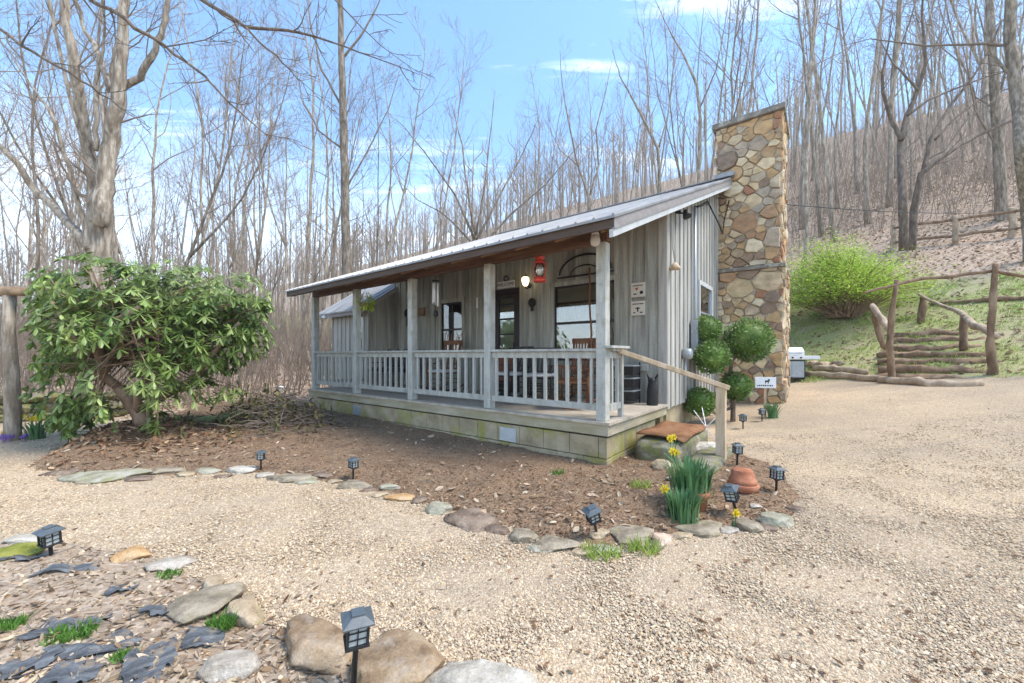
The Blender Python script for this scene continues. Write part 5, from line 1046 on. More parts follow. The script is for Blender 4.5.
def plant_tree(k, loc, label, rz, s, group):
    t = empty('bare_tree', loc, label, 'tree', rz, group); t.scale = (s, s, s * random.uniform(.92, 1.1))
    for nm, me in (('trunk', PROTO[k][0]), ('crown', PROTO[k][1])):
        o = bpy.data.objects.new(nm, me); COL.objects.link(o); o.parent = t
    return t
# trees one can pick out, placed where they stand
named = [(160, 13, 1, .85, 'slim tree with two stems behind the rhododendron, next to the large forked tree'), (185, 15, 4, .95, 'leaning pale tree in the gap right of the large forked tree'), (228, 16, 3, 1.1, 'slim grey tree above the right half of the rhododendron'),
  (318, 19, 7, 1.0, 'forked grey tree close to the tall straight trunk'), 
  (803, 21, 6, 1.05, 'pale trunk standing closest to the chimney on the slope'), (822, 24, 2, 1.0, 'second pale trunk right of the chimney'), (838, 27, 0, 1.05, 'slender pale trunk above the spring green bush'), (868, 23, 9, 1.0, 'stout pale trunk above the right half of the green bush'), (948, 27, 2, .95, 'pale trunk behind the upper rail fence'), (975, 30, 6, 1.0, 'thin pale trunk up the slope behind the rail fence')]
for i, (px, Y, k, s, lab) in enumerate(named):
    X = (px - 512) / F * Y; plant_tree(k, (X, Y, ground(X, Y)), lab, i * 1.7, s, None)
# the wood: individuals
rn = random.Random(77); cnt = 0; placed = [((px - 512) / F * Y, Y) for px, Y, *_ in named] + [(-10.5, 10), (-7.2, 17)]
LAB = 'slender leafless tree in the mixed wood around the cabin'
while cnt < 180:
    Y = 12 + 36 * rn.random() ** .9; X = rn.uniform(-1.42, 1.42) * Y; hx, ht = W2H(X, Y); d = bank_d(X, Y)
    if -12 < hx < 3.5 and -4 < ht < 13.5: continue
    if gz(X, Y)[0] > .05 or (-.5 < d < 14.5): continue
    if X / Y > .4 and Y < 19: continue
    if -.33 < X / Y < .48 and Y < 32 and rn.random() < .3: continue
    if Y < 22 and rn.random() < .5: continue
    if any((X - a) ** 2 + (Y - b) ** 2 < (1.1 if Y < 25 else 1.4) ** 2 for a, b in placed): continue
    placed.append((X, Y)); plant_tree(rn.randrange(10), (X, Y, ground(X, Y) - .05), LAB, rn.uniform(0, 6.28), rn.uniform(.85, 1.35), 'leafless trees of the wood around the cabin'); cnt += 1
# wood behind the viewpoint, seen in the window glass
for i in range(26):
    X = -26 + i * 1.9 + rn.uniform(-1, 1); Y = -rn.uniform(8, 18); plant_tree(i % 10, (X, Y, ground(X, Y)), 'leafless tree across the drive mirrored in the porch windows', i, .8, 'trees mirrored in the windows')
# far wood: one mass
def far_wood():
    rn = random.Random(5); m = MB()
    for i in range(1500):
        Y = rn.uniform(46, 190); X = rn.uniform(-1.4, 1.4) * Y; z = ground(X, Y); H = rn.uniform(11, 19); r = rn.uniform(.10, .2); p = V((X, Y, z - .5)); top = p + V((rn.gauss(0, .5), 0, H)); mid = p.lerp(top, .5) + V((rn.gauss(0, .25), 0, 0))
        m.tube([p, mid, top], [r, r * .75, r * .15], 3, cap=False)
        for k in range(7):
            b = p.lerp(top, .38 + .085 * k); a = rn.uniform(0, 6.28); L = rn.uniform(1.8, 4.0) * (1 - .07 * k); e = b + V((math.cos(a) * L * .55, math.sin(a) * L * .55, L)); m.tube([b, b.lerp(e, .5) + V((math.cos(a) * .3, 0, -.1)), e], [r * .4, r * .28, .02], 3, cap=False)
            e2 = b.lerp(e, .4); m.tube([e2, e2 + V((math.cos(a + 1.2) * 1.0, math.sin(a + 1.2) * 1.0, 1.5))], [r * .2, .02], 3, cap=False)
    return tag(m.build('far_woods', MT['far']), kind='stuff')
far_wood()
def undergrowth():
    rn = random.Random(6); m = MB(); c = 0
    while c < 12000:
        Y = 10 + (40 if c < 4700 else 90) * rn.random(); X = rn.uniform(-1.4, 1.4) * Y; hx, ht = W2H(X, Y); d = bank_d(X, Y)
        if (-11 < hx < 3 and -3 < ht < 13) or gz(X, Y)[0] > .05 or (-.5 < d < 14.2): continue
        p = V((X, Y, ground(X, Y))); H = rn.uniform(.8, 3.6) * (1 + max(0, Y - 35) * .02); a = rn.uniform(0, 6.28); t = p + V((math.cos(a) * H * .25, math.sin(a) * H * .25, H)); md = p.lerp(t, .55) + V((rn.gauss(0, .1), rn.gauss(0, .1), 0)); m.tube([p, md, t], [.016, .011, .004], 3, cap=False)
        for k in range(4):
            b = p.lerp(t, rn.uniform(.3, .9)); a = rn.uniform(0, 6.28); m.tube([b, b + V((math.cos(a), math.sin(a), 1.0)) * H * rn.uniform(.12, .28)], [.007, .003], 3, cap=False)
        c += 1
    return tag(m.build('undergrowth', MT['twig']), kind='stuff')
undergrowth()
# trees with a drawn skeleton: limbs as (points (px, py, radius m), depth); finer wood sprouts from them
def drawn_tree(limbs, Y, label, trunk, twig, seed, base=None, sprouts=6, slen=1.6, name='bare_tree', dz=1.0):
    rn = random.Random(seed); tm, cm = MB(), MB(); x0, y0 = limbs[0][0][0], limbs[0][0][1]; o = at(x0, y0, Y); X, Yb = o.x, o.y
    loc = base or V((X, Yb, ground(X, Yb)))
    for li, pts in enumerate(limbs):
        c = []; yy = Y
        for j, (px, py, r) in enumerate(pts):
            off = dz * mnoise.noise((px * .012 + seed, py * .012, li * .37)) * min(1, 1.0 if li == 0 else .4 + j * .3); c.append((at(px, py, Y + (0 if li == 0 and j == 0 else off)) - loc, r))
        P = []; Rr = []
        for j in range(len(c) - 1):
            for t in range(4): u = t / 4; P.append(c[j][0].lerp(c[j + 1][0], u) + V((1, .5, 1)) * (.05 if c[j][1] > .03 else .025) * mnoise.noise((j * 4 + t + seed, li * 3.3, 1.5))); Rr.append(c[j][1] * (1 - u) + c[j + 1][1] * u)
        P.append(c[-1][0]); Rr.append(c[-1][1])
        (tm if c[0][1] > .055 else cm).tube(P, Rr, 9 if c[0][1] > .1 else 6, lump=.14, cap=True)
        sprout(cm, P, c[0][1], 2, rn, sprouts, .3 if li else .55, .34, slen, .07, .006)
    t = empty(name, loc, label, 'tree'); tm.build('trunk', MT[trunk], t); cm.build('crown', MT[twig], t); return t
drawn_tree([[(97, 330, 0.316), (97, 262, 0.280), (99, 215, 0.255), (101, 180, 0.219), (104, 160, 0.121)], [(98, 222, .14), (97, 205, .17), (96, 190, 0.158), (88, 150, 0.133), (80, 110, 0.121), (73, 60, 0.103), (66, 10, 0.085), (62, -60, 0.054)], [(100, 226, .15), (102, 208, .19), (104, 190, 0.182), (112, 140, 0.164), (118, 100, 0.152), (122, 50, 0.115), (124, 0, 0.103), (127, -70, 0.067)],
   [(120, 88, 0.091), (140, 78, 0.079), (155, 50, 0.067), (165, 20, 0.061), (172, -30, 0.037)], [(111, 90, 0.079), (101, 60, 0.067), (86, 30, 0.049), (74, -5, 0.037), (60, -40, 0.018)], [(92, 250, 0.115), (60, 215, 0.091), (35, 190, 0.073), (10, 155, 0.061), (-25, 125, 0.037)], [(96, 150, 0.061), (97, 110, 0.054), (96, 84, 0.042), (104, 40, 0.030), (104, -10, 0.018)],
   [(94, 205, 0.049), (76, 190, 0.037), (62, 168, 0.021), (52, 140, 0.012)], [(88, 235, 0.061), (70, 170, 0.049), (50, 110, 0.037), (30, 85, 0.021), (14, 60, 0.012)]], 10.0, 'massive grey tree with forked trunk rising behind the rhododendron', 'bark_pale', 'twig', 3, sprouts=5, slen=2.0)
drawn_tree([[(346, 345, 0.230), (346, 240, 0.187), (344, 150, 0.162), (342, 70, 0.136), (340, 0, 0.111), (337, -80, 0.068)], [(345, 190, 0.043), (368, 150, 0.034), (388, 110, 0.025), (400, 70, 0.013)], [(343, 110, 0.051), (322, 70, 0.043), (312, 30, 0.034), (306, -20, 0.017)], [(342, 60, 0.051), (365, 30, 0.043), (380, 0, 0.025), (392, -30, 0.017)], [(344, 150, 0.043), (318, 130, 0.034), (300, 95, 0.017)]], 17, 'tall straight trunk rising left of the porch roof', 'bark', 'twig', 4, sprouts=6, slen=2.2)
drawn_tree([[(904, 250, 0.173), (903, 205, 0.151), (901, 161, 0.137), (901, 138, 0.130)], [(901, 140, 0.094), (891, 119, 0.079), (883, 93, 0.065), (882, 74, 0.050), (889, 40, 0.029), (893, 10, 0.014)], [(901, 140, 0.115), (907, 116, 0.101), (918, 90, 0.079), (926, 64, 0.065), (922, 16, 0.043), (924, -30, 0.022)], [(918, 90, 0.050), (904, 74, 0.043), (893, 64, 0.036), (880, 40, 0.018)],
   [(912, 250, 0.144), (914, 210, 0.137), (921, 174, 0.115), (934, 163, 0.094), (960, 145, 0.079), (989, 130, 0.065), (1024, 116, 0.050), (1060, 100, 0.029)], [(923, 172, 0.094), (931, 138, 0.079), (950, 106, 0.065), (973, 77, 0.050), (989, 51, 0.036), (1002, 20, 0.022)], [(908, 115, 0.065), (928, 100, 0.050), (947, 92, 0.043), (986, 77, 0.036), (1011, 70, 0.022), (1030, 66, 0.014)], [(935, 140, 0.058), (955, 118, 0.043), (985, 96, 0.036), (1010, 88, 0.022)], [(925, 160, 0.050), (945, 150, 0.040), (968, 118, 0.029), (995, 100, 0.018)]],
   17.5, 'dark crooked tree with limbs arching downhill over the bank', 'bark_dark', 'twig_dark', 5, sprouts=6, slen=1.8, dz=1.4)
drawn_tree([[(1003, 256, 0.300), (1002, 235, 0.225), (1001, 190, 0.203), (997, 129, 0.180), (995, 97, 0.165), (991, 26, 0.143), (988, -20, 0.112)], [(996, 110, 0.053), (1006, 70, 0.045), (1008, 20, 0.030), (1012, -20, 0.015)], [(998, 150, 0.045), (975, 110, 0.034), (968, 70, 0.022), (960, 30, 0.011)]], 18.2, 'grey tree with flared base standing on the leafy slope before the rail fence', 'bark', 'twig', 6, sprouts=6)
drawn_tree([[(1034, 285, 0.236), (1030, 220, 0.202), (1022, 150, 0.186), (1019, 106, 0.179), (1010, 42, 0.163), (1011, 0, 0.146), (1012, -50, 0.112)], [(1012, 46, 0.051), (986, 44, 0.045), (925, 46, 0.031), (870, 39, 0.017), (842, 46, 0.007)], [(1018, 86, 0.073), (1006, 70, 0.056), (992, 54, 0.034), (984, 30, 0.017)], [(1020, 130, 0.067), (1035, 90, 0.056), (1050, 40, 0.034)]], 14, 'heavy trunk at the frame edge with one long level limb', 'bark', 'twig_dark', 8, sprouts=6, slen=1.2)
drawn_tree([[(478, 300, 0.122), (477, 255, 0.108), (474, 235, 0.094)], [(474, 238, 0.072), (455, 195, 0.050), (430, 160, 0.036), (405, 128, 0.022), (388, 112, 0.011)], [(475, 235, 0.072), (468, 190, 0.050), (462, 145, 0.036), (452, 105, 0.018)], [(476, 236, 0.065), (484, 190, 0.043), (490, 140, 0.032), (494, 98, 0.014)], [(477, 240, 0.072), (500, 195, 0.050), (522, 155, 0.036), (540, 115, 0.014)], [(478, 250, 0.072), (510, 215, 0.050), (545, 185, 0.036), (575, 150, 0.022), (592, 128, 0.011)], [(474, 245, 0.058), (445, 215, 0.036), (418, 200, 0.022), (398, 180, 0.011)]], 21, 'wide fan shaped tree spreading over the middle of the cabin roof', 'bark', 'twig', 11, sprouts=7, slen=2.2)
drawn_tree([[(590, 250, 0.104), (589, 195, 0.088)], [(589, 198, 0.068), (577, 163, 0.052), (568, 120, 0.040), (562, 84, 0.024), (560, 50, 0.012)], [(590, 196, 0.068), (599, 165, 0.052), (596, 130, 0.040), (606, 90, 0.024), (612, 60, 0.012)], [(577, 165, 0.032), (560, 150, 0.024), (545, 120, 0.012)]], 22, 'thin tree with a low fork over the upper half of the cabin roof', 'bark', 'twig', 12, sprouts=6, slen=2.0)
drawn_tree([[(661, 240, 0.120), (660, 188, 0.104), (658, 150, 0.088), (646, 124, 0.072), (632, 98, 0.056), (620, 76, 0.032), (612, 50, 0.012)], [(658, 150, 0.056), (668, 115, 0.040), (672, 75, 0.024), (680, 40, 0.012)], [(646, 124, 0.040), (650, 90, 0.028), (643, 55, 0.012)]], 23, 'crooked tree bending towards the porch side above the upper roof', 'bark_pale', 'twig', 13, sprouts=6, slen=2.0)
drawn_tree([[(700, 220, 0.120), (699, 167, 0.112), (700, 120, 0.096), (697, 85, 0.080), (684, 56, 0.056), (667, 26, 0.032), (655, 0, 0.016)], [(699, 110, 0.048), (716, 70, 0.040), (724, 30, 0.024), (730, -10, 0.012)], [(697, 85, 0.040), (700, 45, 0.028), (704, 5, 0.012)]], 24, 'grey tree standing just before the chimney top', 'bark_pale', 'twig', 14, sprouts=6, slen=2.0)
# limbs of a tree standing left of the viewpoint that reach over the drive
t = drawn_tree([[(-330, 420, 0.272), (-310, 200, 0.240), (-250, 20, 0.208), (-190, -110, 0.176)], [(-200, -110, 0.096), (-60, -80, 0.072), (60, -30, 0.048), (90, 0, 0.036), (128, 20, 0.032), (165, 47, 0.026), (205, 76, 0.019), (228, 102, 0.013), (270, 138, 0.005)], [(-190, -110, 0.096), (0, -110, 0.072), (140, -60, 0.048), (199, -2, 0.036), (245, 27, 0.028), (300, 32, 0.021), (360, 52, 0.011), (420, 75, 0.005)],
    [(-240, 0, 0.080), (-80, -10, 0.048), (-20, 10, 0.028), (20, 45, 0.022), (70, 73, 0.018), (110, 100, 0.011), (150, 128, 0.005)], [(245, 27, 0.018), (275, 55, 0.013), (305, 85, 0.006), (330, 110, 0.003)], [(165, 47, 0.011), (205, 40, 0.008), (240, 22, 0.003)], [(140, -60, 0.028), (300, -30, 0.016), (345, 10, 0.011), (380, 45, 0.006), (430, 80, 0.003)]], 6.5, 'dark limbed tree beside the drive whose boughs reach over the rhododendron', 'bark_dark', 'twig_dark', 9, base=V((-13.9, 6.5, 0)), sprouts=7, slen=.9, dz=.8)
# ------------------------------------------------------------------ rhododendron
def leaf_spray(mb, c, d, n, L, W, rn, droop=.5):
    q = d.orthogonal().normalized()
    for i in range(n):
        a = 2 * PI * i / n + rn.uniform(-.3, .3); s = Matrix.Rotation(a, 3, d) @ q; dr = (s + d * rn.uniform(.0, .5) + V((0, 0, -droop * rn.uniform(.3, 1.5)))).normalized(); sd = dr.cross(V((0, 0, 1)) if abs(dr.z) < .9 else V((1, 0, 0))).normalized(); nn = sd.cross(dr); l = L * rn.uniform(.7, 1.15); w = W * rn.uniform(.8, 1.2)
        vs = []
        for t, k in ((0, .12), (.3, .75), (.62, 1), (.88, .62), (1, .05)):
            p = c + dr * (l * t) + V((0, 0, -droop * l * .25 * t * t)); vs += [p - sd * w * k - nn * w * .25 * k, p + nn * w * .10, p + sd * w * k - nn * w * .25 * k]
        mb.add(vs, [(3 * j + e, 3 * j + e + 1, 3 * j + e + 4, 3 * j + e + 3) for j in range(4) for e in (0, 1)], True)
def segd(x, y, a, b):
    dx, dy = b[0] - a[0], b[1] - a[1]; t = max(0, min(1, ((x - a[0]) * dx + (y - a[1]) * dy) / (dx * dx + dy * dy))); return math.hypot(x - a[0] - t * dx, y - a[1] - t * dy)
def rhododendron():
    rn = random.Random(21); b = hit(142, 441); b.z = bedz(b.x, b.y); k = b.y / F      # metres per photo point
    t = empty('rhododendron', b, 'large broad leaved rhododendron on the mulch bed left of the cabin', 'shrub'); st, lf_ = MB(), MB()
    trunkpts = [(140, 445, 0, .13), (137, 415, 0, .10)]
    ends = []
    blobs = [(70, 300, 52, 34, 0), (120, 290, 56, 30, -.3), (175, 292, 58, 30, 0), (225, 305, 45, 34, .1), (60, 340, 32, 40, .1), (105, 345, 50, 45, -.5), (165, 340, 55, 40, -.6), (215, 340, 45, 35, -.1), (245, 318, 28, 24, .2), (90, 395, 38, 36, -.3), (175, 390, 46, 42, -.55), (205, 372, 30, 26, -.2), (80, 425, 16, 16, -.3), (100, 418, 22, 24, -.4), (215, 395, 24, 16, .1), (150, 300, 70, 30, .6), (100, 330, 50, 50, .7), (190, 335, 55, 45, .7), (45, 292, 24, 18, 0), (30, 300, 18, 12, .1), (262, 312, 12, 12, .1), (250, 335, 16, 14, .2), (165, 425, 30, 16, -.3)]
    def W3(px, py, dy): return V(((px - 142) * k, dy, (441 - py) * k))
    tot = sum(a[2] * a[3] for a in blobs)
    STEMS = [((140, 441), (125, 405)), ((125, 405), (108, 380)), ((108, 380), (100, 352)), ((118, 390), (129, 348)), ((129, 348), (131, 322)), ((129, 345), (152, 336))]
    for (px, py, rx, ry, dy) in blobs:
        n = int(2500 * rx * ry / tot)
        for i in range(n):
            v = V((rn.gauss(0, 1), rn.gauss(0, 1), rn.gauss(0, 1))).normalized() * rn.random() ** .25; c = W3(150 + (px - 146 + v.x * rx) * .91, py + 10 + max(0, 340 - py) * .15 - v.z * ry, dy + v.y * max(rx, ry) * k * .9); c.y += abs(c.x) * .05
            out = V((c.x * .25 + v.x, v.y - .25, v.z * .7 + .55)).normalized()
            if mnoise.noise((c.x * 1.7, c.y * 1.7, c.z * 2.0)) < -.28: continue
            wq = b + c; qx, qy = 512 + F * wq.x / wq.y, HOR - F * (wq.z - CAMH) / wq.y
            if qx < 26: continue
            if c.y < .35 and min(segd(qx, qy, a_, b_) for a_, b_ in STEMS) < (13 if qy > 350 else 6): continue
            ends.append(c); leaf_spray(lf_, c, out, rn.randint(6, 9), .140, .023, rn, .5)
    fork = W3(125, 405, -.1); st.tube([V((.05, 0, -.05)), V((0, -.02, .15)), W3(133, 418, -.05), fork], [.15, .12, .10, .085], 8, lump=.2)
    for pts in ([(125, 405, -.1), (108, 380, -.35), (100, 355, -.4), (85, 338, -.35), (72, 320, -.3)], [(118, 390, -.2), (118, 370, -.3), (130, 345, -.45), (130, 325, -.4), (142, 310, -.3)], [(130, 345, -.45), (150, 340, -.5), (165, 328, -.45)], [(135, 415, 0), (150, 400, .1), (165, 370, .2), (180, 330, .2)], [(140, 430, 0), (155, 418, -.3), (160, 405, -.4)], [(108, 380, -.35), (90, 375, -.2), (70, 360, -.1)], [(135, 412, .1), (130, 370, .4), (110, 320, .5)], [(140, 425, .1), (185, 400, .1), (210, 375, 0), (235, 340, .1)]):
        q = [W3(*p) for p in pts]; n = len(q); st.tube(q, [.075 - .045 * i / (n - 1) for i in range(n)], 6, lump=.15)
    for c in rn.sample(ends, 330):
        tgt = W3(rn.choice((100, 120, 140, 165)), rn.choice((330, 350, 375)), rn.uniform(-.3, .4)); m_ = c.lerp(tgt, .5) - V((0, 0, .08)); st.tube([c, m_, tgt], [.006, .011, .016], 4, cap=False)
    st.build('stem', MT['rhodo_stem'], t); lf_.build('foliage', MT['rhodo'], t)
rhododendron()
# ------------------------------------------------------------------ clipped topiary with five balls
def leaf_ball(mb, c, r, n, rn, L=.03):
    for i in range(n):
        v = V((rn.gauss(0, 1), rn.gauss(0, 1), rn.gauss(0, 1))).normalized(); rr = r * (1 + .14 * mnoise.noise(v * 2.4 + c) + .06 * mnoise.noise(v * 7 + c)) * (rn.uniform(.82, 1.05) * (1.06 if rn.random() < .06 else 1)); p = c + v * rr
        d = (v + V((rn.gauss(0, .5), rn.gauss(0, .5), rn.gauss(0, .5) + .3))).normalized(); s = d.orthogonal().normalized() * L * .36; mb.add([p - d * L * .2, p + s + d * L * .4, p + d * L, p - s + d * L * .4], [(0, 1, 2, 3)])
rn = random.Random(31); b = V((4.32, 7.75, .0)); b.z = ground(b.x, b.y); t = empty('topiary_shrub', b, 'clipped topiary shrub with five leafy balls beside the gable wall', 'topiary')
def TB(px, py, dy): return at(px, py, b.y + dy) - b
balls = [(748, 340, 24, 0), (706, 330, 16, .1), (712, 357, 18, -.3), (736, 386, 15.5, -.1), (700, 402, 15.5, -.2)]
tm = MB(); tm.tube([V((.02, 0, -.05)), TB(733, 405, 0), TB(730, 375, 0), TB(733, 350, 0), TB(740, 345, 0)], [.05, .045, .04, .03, .02], 7, lump=.15)
for px, py, r, dy in balls: tm.tube([TB(731, min(py + 22, 408), 0), TB((px + 731) / 2, py + 12, dy / 2), TB(px, py, dy)], [.03, .025, .018], 6)
tm.build('trunk', MT['bark_dark'], t)
for px, py, r, dy in balls:
    m = MB(); rr = r * .88 * (b.y + dy) / F; leaf_ball(m, TB(px, py, dy), rr, int(1700 * (rr / .3) ** 2), rn, .045); c = TB(px, py, dy); m.add([c + v * rr * .80 for v in IV4], IF4, True); m.build('leaf_ball', MT['box'], t)
# ------------------------------------------------------------------ spring green bush on the bank
b = hit(852, 318); k = b.y / F; t = empty('spring_bush', b, 'bright spring green bush on the grassy bank', 'bush'); rn = random.Random(41); st, lf_ = MB(), MB()
for i in range(1900):
    a = rn.uniform(0, 2 * PI); e = rn.uniform(.25, 1.45); d = V((math.cos(a) * math.cos(e) * 1.0, math.sin(a) * math.cos(e), math.sin(e) * .92)); Lk = 80 * k * rn.uniform(.7, 1.0) * (1 + .3 * mnoise.noise(d * 2.6)); base = V((rn.gauss(0, .18) - .2, rn.gauss(0, .15), 0))
    tip = base + d * Lk; tip.x -= .15 * Lk; md = base + (tip - base) * .55 + V((0, 0, .12 * Lk))
    if i % 6 == 0: st.tube([base, md, tip], [.02, .012, .004], 4, cap=False)
    for j in range(20):
        u = rn.uniform(.42, 1.02); p = (base.lerp(md, u / .55) if u < .55 else md.lerp(tip, (u - .55) / .45)) + V((rn.gauss(0, .09), rn.gauss(0, .09), rn.gauss(0, .09))); q = V((rn.gauss(0, 1), rn.gauss(0, 1), rn.gauss(0, 1))).normalized(); s = q.orthogonal().normalized() * .022; lf_.add([p - s, p + q * .03, p + s, p - q * .045], [(0, 1, 2, 3)])
st.build('stem', MT['rhodo_stem'], t); lf_.build('foliage', MT['spring'], t)
# ------------------------------------------------------------------ fern and brush pile
def fern(px, py, label, seed, n=16, L=.5):
    p = bhit(px, py); rn = random.Random(seed); m = MB()
    for i in range(n):
        a = rn.uniform(0, 2 * PI); d = V((math.cos(a), math.sin(a), 0)); s = V((-d.y, d.x, 0)); l = L * rn.uniform(.6, 1.1); pts = [d * l * t + V((0, 0, l * (1.0 * t - .85 * t * t))) for t in [j / 14 for j in range(15)]]
        for j in range(1, 15):
            w = .09 * l / .5 * math.sin(PI * (.12 + .86 * j / 15)); c = pts[j]
            for sg in (-1, 1): e = c + s * sg * w + d * w * .5 - V((0, 0, w * .15)); q = d * .011; m.add([c - q, c + q, e + q * .3, e - q * .3], [(0, 1, 2, 3)])
    o = m.build('fern', MT['fern']); o.location = p; tag(o, label, 'fern')
fern(212, 424, 'evergreen fern between the rhododendron and the brush pile', 1, 22, .75)
def brush_pile():
    b = bhit(268, 424); rn = random.Random(13); t = empty('brush_pile', b, 'heap of cut brush and wilted evergreen leaves left of the porch', 'brush pile'); st, lf_ = MB(), MB(); k = b.y / F
    for i in range(420):
        x = rn.gauss(0, 34) * k; y = rn.gauss(0, .45); h = max(0, .72 * math.exp(-(x / (38 * k)) ** 2) * math.exp(-(y / .7) ** 2)); c = V((x, y, rn.uniform(-.02, h))); a = rn.uniform(0, 2 * PI); d = V((math.cos(a), math.sin(a), rn.gauss(0, .25))).normalized(); L = rn.uniform(.2, .7); st.tube([c - d * L / 2, c + V((0, 0, .02)), c + d * L / 2], [.008, .007, .003], 4, cap=False)
        if i % 2 == 0: leaf_spray(lf_, c + d * L / 2, d, 5, .13, .022, rn, .4)
    st.build('branches', MT['twig_dark'], t); lf_.build('foliage', MT['wilted'], t)
brush_pile()
# ------------------------------------------------------------------ log post with its beam, mossy wall beyond the path
p = hit(12, 441); m = MB(); h = (441 - 296) * p.y / F; m.tube([(0, 0, -.2), (0.02, 0, .5), (-.03, .02, 1.2), (-.06, 0, 1.8), (-.04, 0, h)], [.105, .095, .085, .08, .075], 10, lump=.3); t = empty('log_arbor', p, 'pale log post carrying a rough beam left of the rhododendron', 'arbor'); m.build('post', MT['bark_pale'], t)
m = MB(); m.tube([(-2.6, -.1, h + .06), (-1.2, 0, h + .03), (0, 0, h + .07), (.22, 0, h + .06)], [.09, .085, .085, .07], 9, lump=.2); m.build('beam', MT['rustic'], t); m = MB(); m.tube([(-2.5, -.1, -.2), (-2.45, -.1, 1), (-2.5, -.1, h)], [.12, .11, .10], 9, lump=.2); m.build('post', MT['rustic_pale'], t)
def dry_wall():
    rn = random.Random(8); a, b = hit(-60, 428), hit(128, 418); a.y += .5; b.y += .5; t = empty('stone_wall', a.lerp(b, .5), 'low mossy dry stone wall beyond the path', 'wall'); o = a.lerp(b, .5); m = MB(); n = 26
    for r_ in range(3):
        for i in range(n):
            if r_ == 2 and rn.random() < .25: continue
            c = a.lerp(b, (i + rn.uniform(0, .6) + r_ * .4) / n) - o; c.z = ground(c.x + o.x, c.y + o.y) - o.z + .08 + r_ * .2; rm = rock_mesh(rn.randrange(9999), rn.uniform(.18, .32), .2, .13, 8); rot = Matrix.Rotation(rn.uniform(0, 3), 3, 'Z'); m.add([rot @ v.co + c for v in rm.vertices], IF4, True); bpy.data.meshes.remove(rm)
    m.build('stones', MT['r_moss2'], t)
dry_wall()
# ------------------------------------------------------------------ rustic steps up the bank
def log(name, pts, rad, mat, label=None, cat=None, group=None, parent=None, n=9, lump=.25):
    m = MB(); P = []; Q = []
    rad = rad if hasattr(rad, '__len__') else [rad] * len(pts)
    for j in range(len(pts) - 1):
        for t in range(5): u = t / 5; P.append(V(pts[j]).lerp(V(pts[j + 1]), u) + V((1, 1, 1)) * rad[j] * .9 * mnoise.noise(V(pts[j]) * 2 + V((t * .6, t * .3, 0)))); Q.append(rad[j] * (1 - u) + rad[j + 1] * u)
    P.append(V(pts[-1])); Q.append(rad[-1]); Q = [q_ * (1 + .22 * mnoise.noise((i_ * .9, q_ * 50, len(P)))) for i_, q_ in enumerate(Q)]; m.tube(P, Q, n, lump=lump * 1.5); o = m.build(name, MT[mat], parent)
    if label: tag(o, label, cat, group)
    return o
SB = V((10.42, 9.75, 0)); SB.z = ground(SB.x, SB.y); UP = V((.72, .69, 0)).normalized(); SDX = V((.69, -.72, 0)).normalized()
stairs = empty('log_stairs', SB, 'flight of log and stone steps climbing the grassy bank', 'stairs')
NS = 7; names_ = []
for i in range(NS):
    d0 = .02 + i * .50; c = UP * d0; z = ground(SB.x + c.x, SB.y + c.y) - SB.z; w_ = 1.12 - .03 * i
    rn = random.Random(i + 3); a, e = c - SDX * (w_ + rn.uniform(-.12, .1)) + UP * rn.uniform(-.08, .08) + V((0, 0, z + rn.uniform(-.03, .03))), c + SDX * (w_ + rn.uniform(-.12, .1)) + UP * rn.uniform(-.08, .08) + V((0, 0, z + rn.uniform(-.03, .03)))
    lg = log('step_log', [a, a.lerp(e, .5) + V((0, 0, rn.uniform(-.02, .02))), e], [.10, .115, .095], 'rustic', parent=stairs, lump=.6)
    m = MB(); q0 = c + UP * .06 + V((0, 0, z + .055)); q1 = c + UP * .50 + V((0, 0, z + .075)); ww = SDX * (w_ * .93)
    m.add([q0 - ww, q0 + ww, q1 + ww, q1 - ww] + [p_ - V((0, 0, .2)) for p_ in (q0 - ww, q0 + ww, q1 + ww, q1 - ww)], [(0, 1, 2, 3), (0, 4, 5, 1), (1, 5, 6, 2), (2, 6, 7, 3), (3, 7, 4, 0)]); m.build('tread', MT['r_dirt'], stairs)
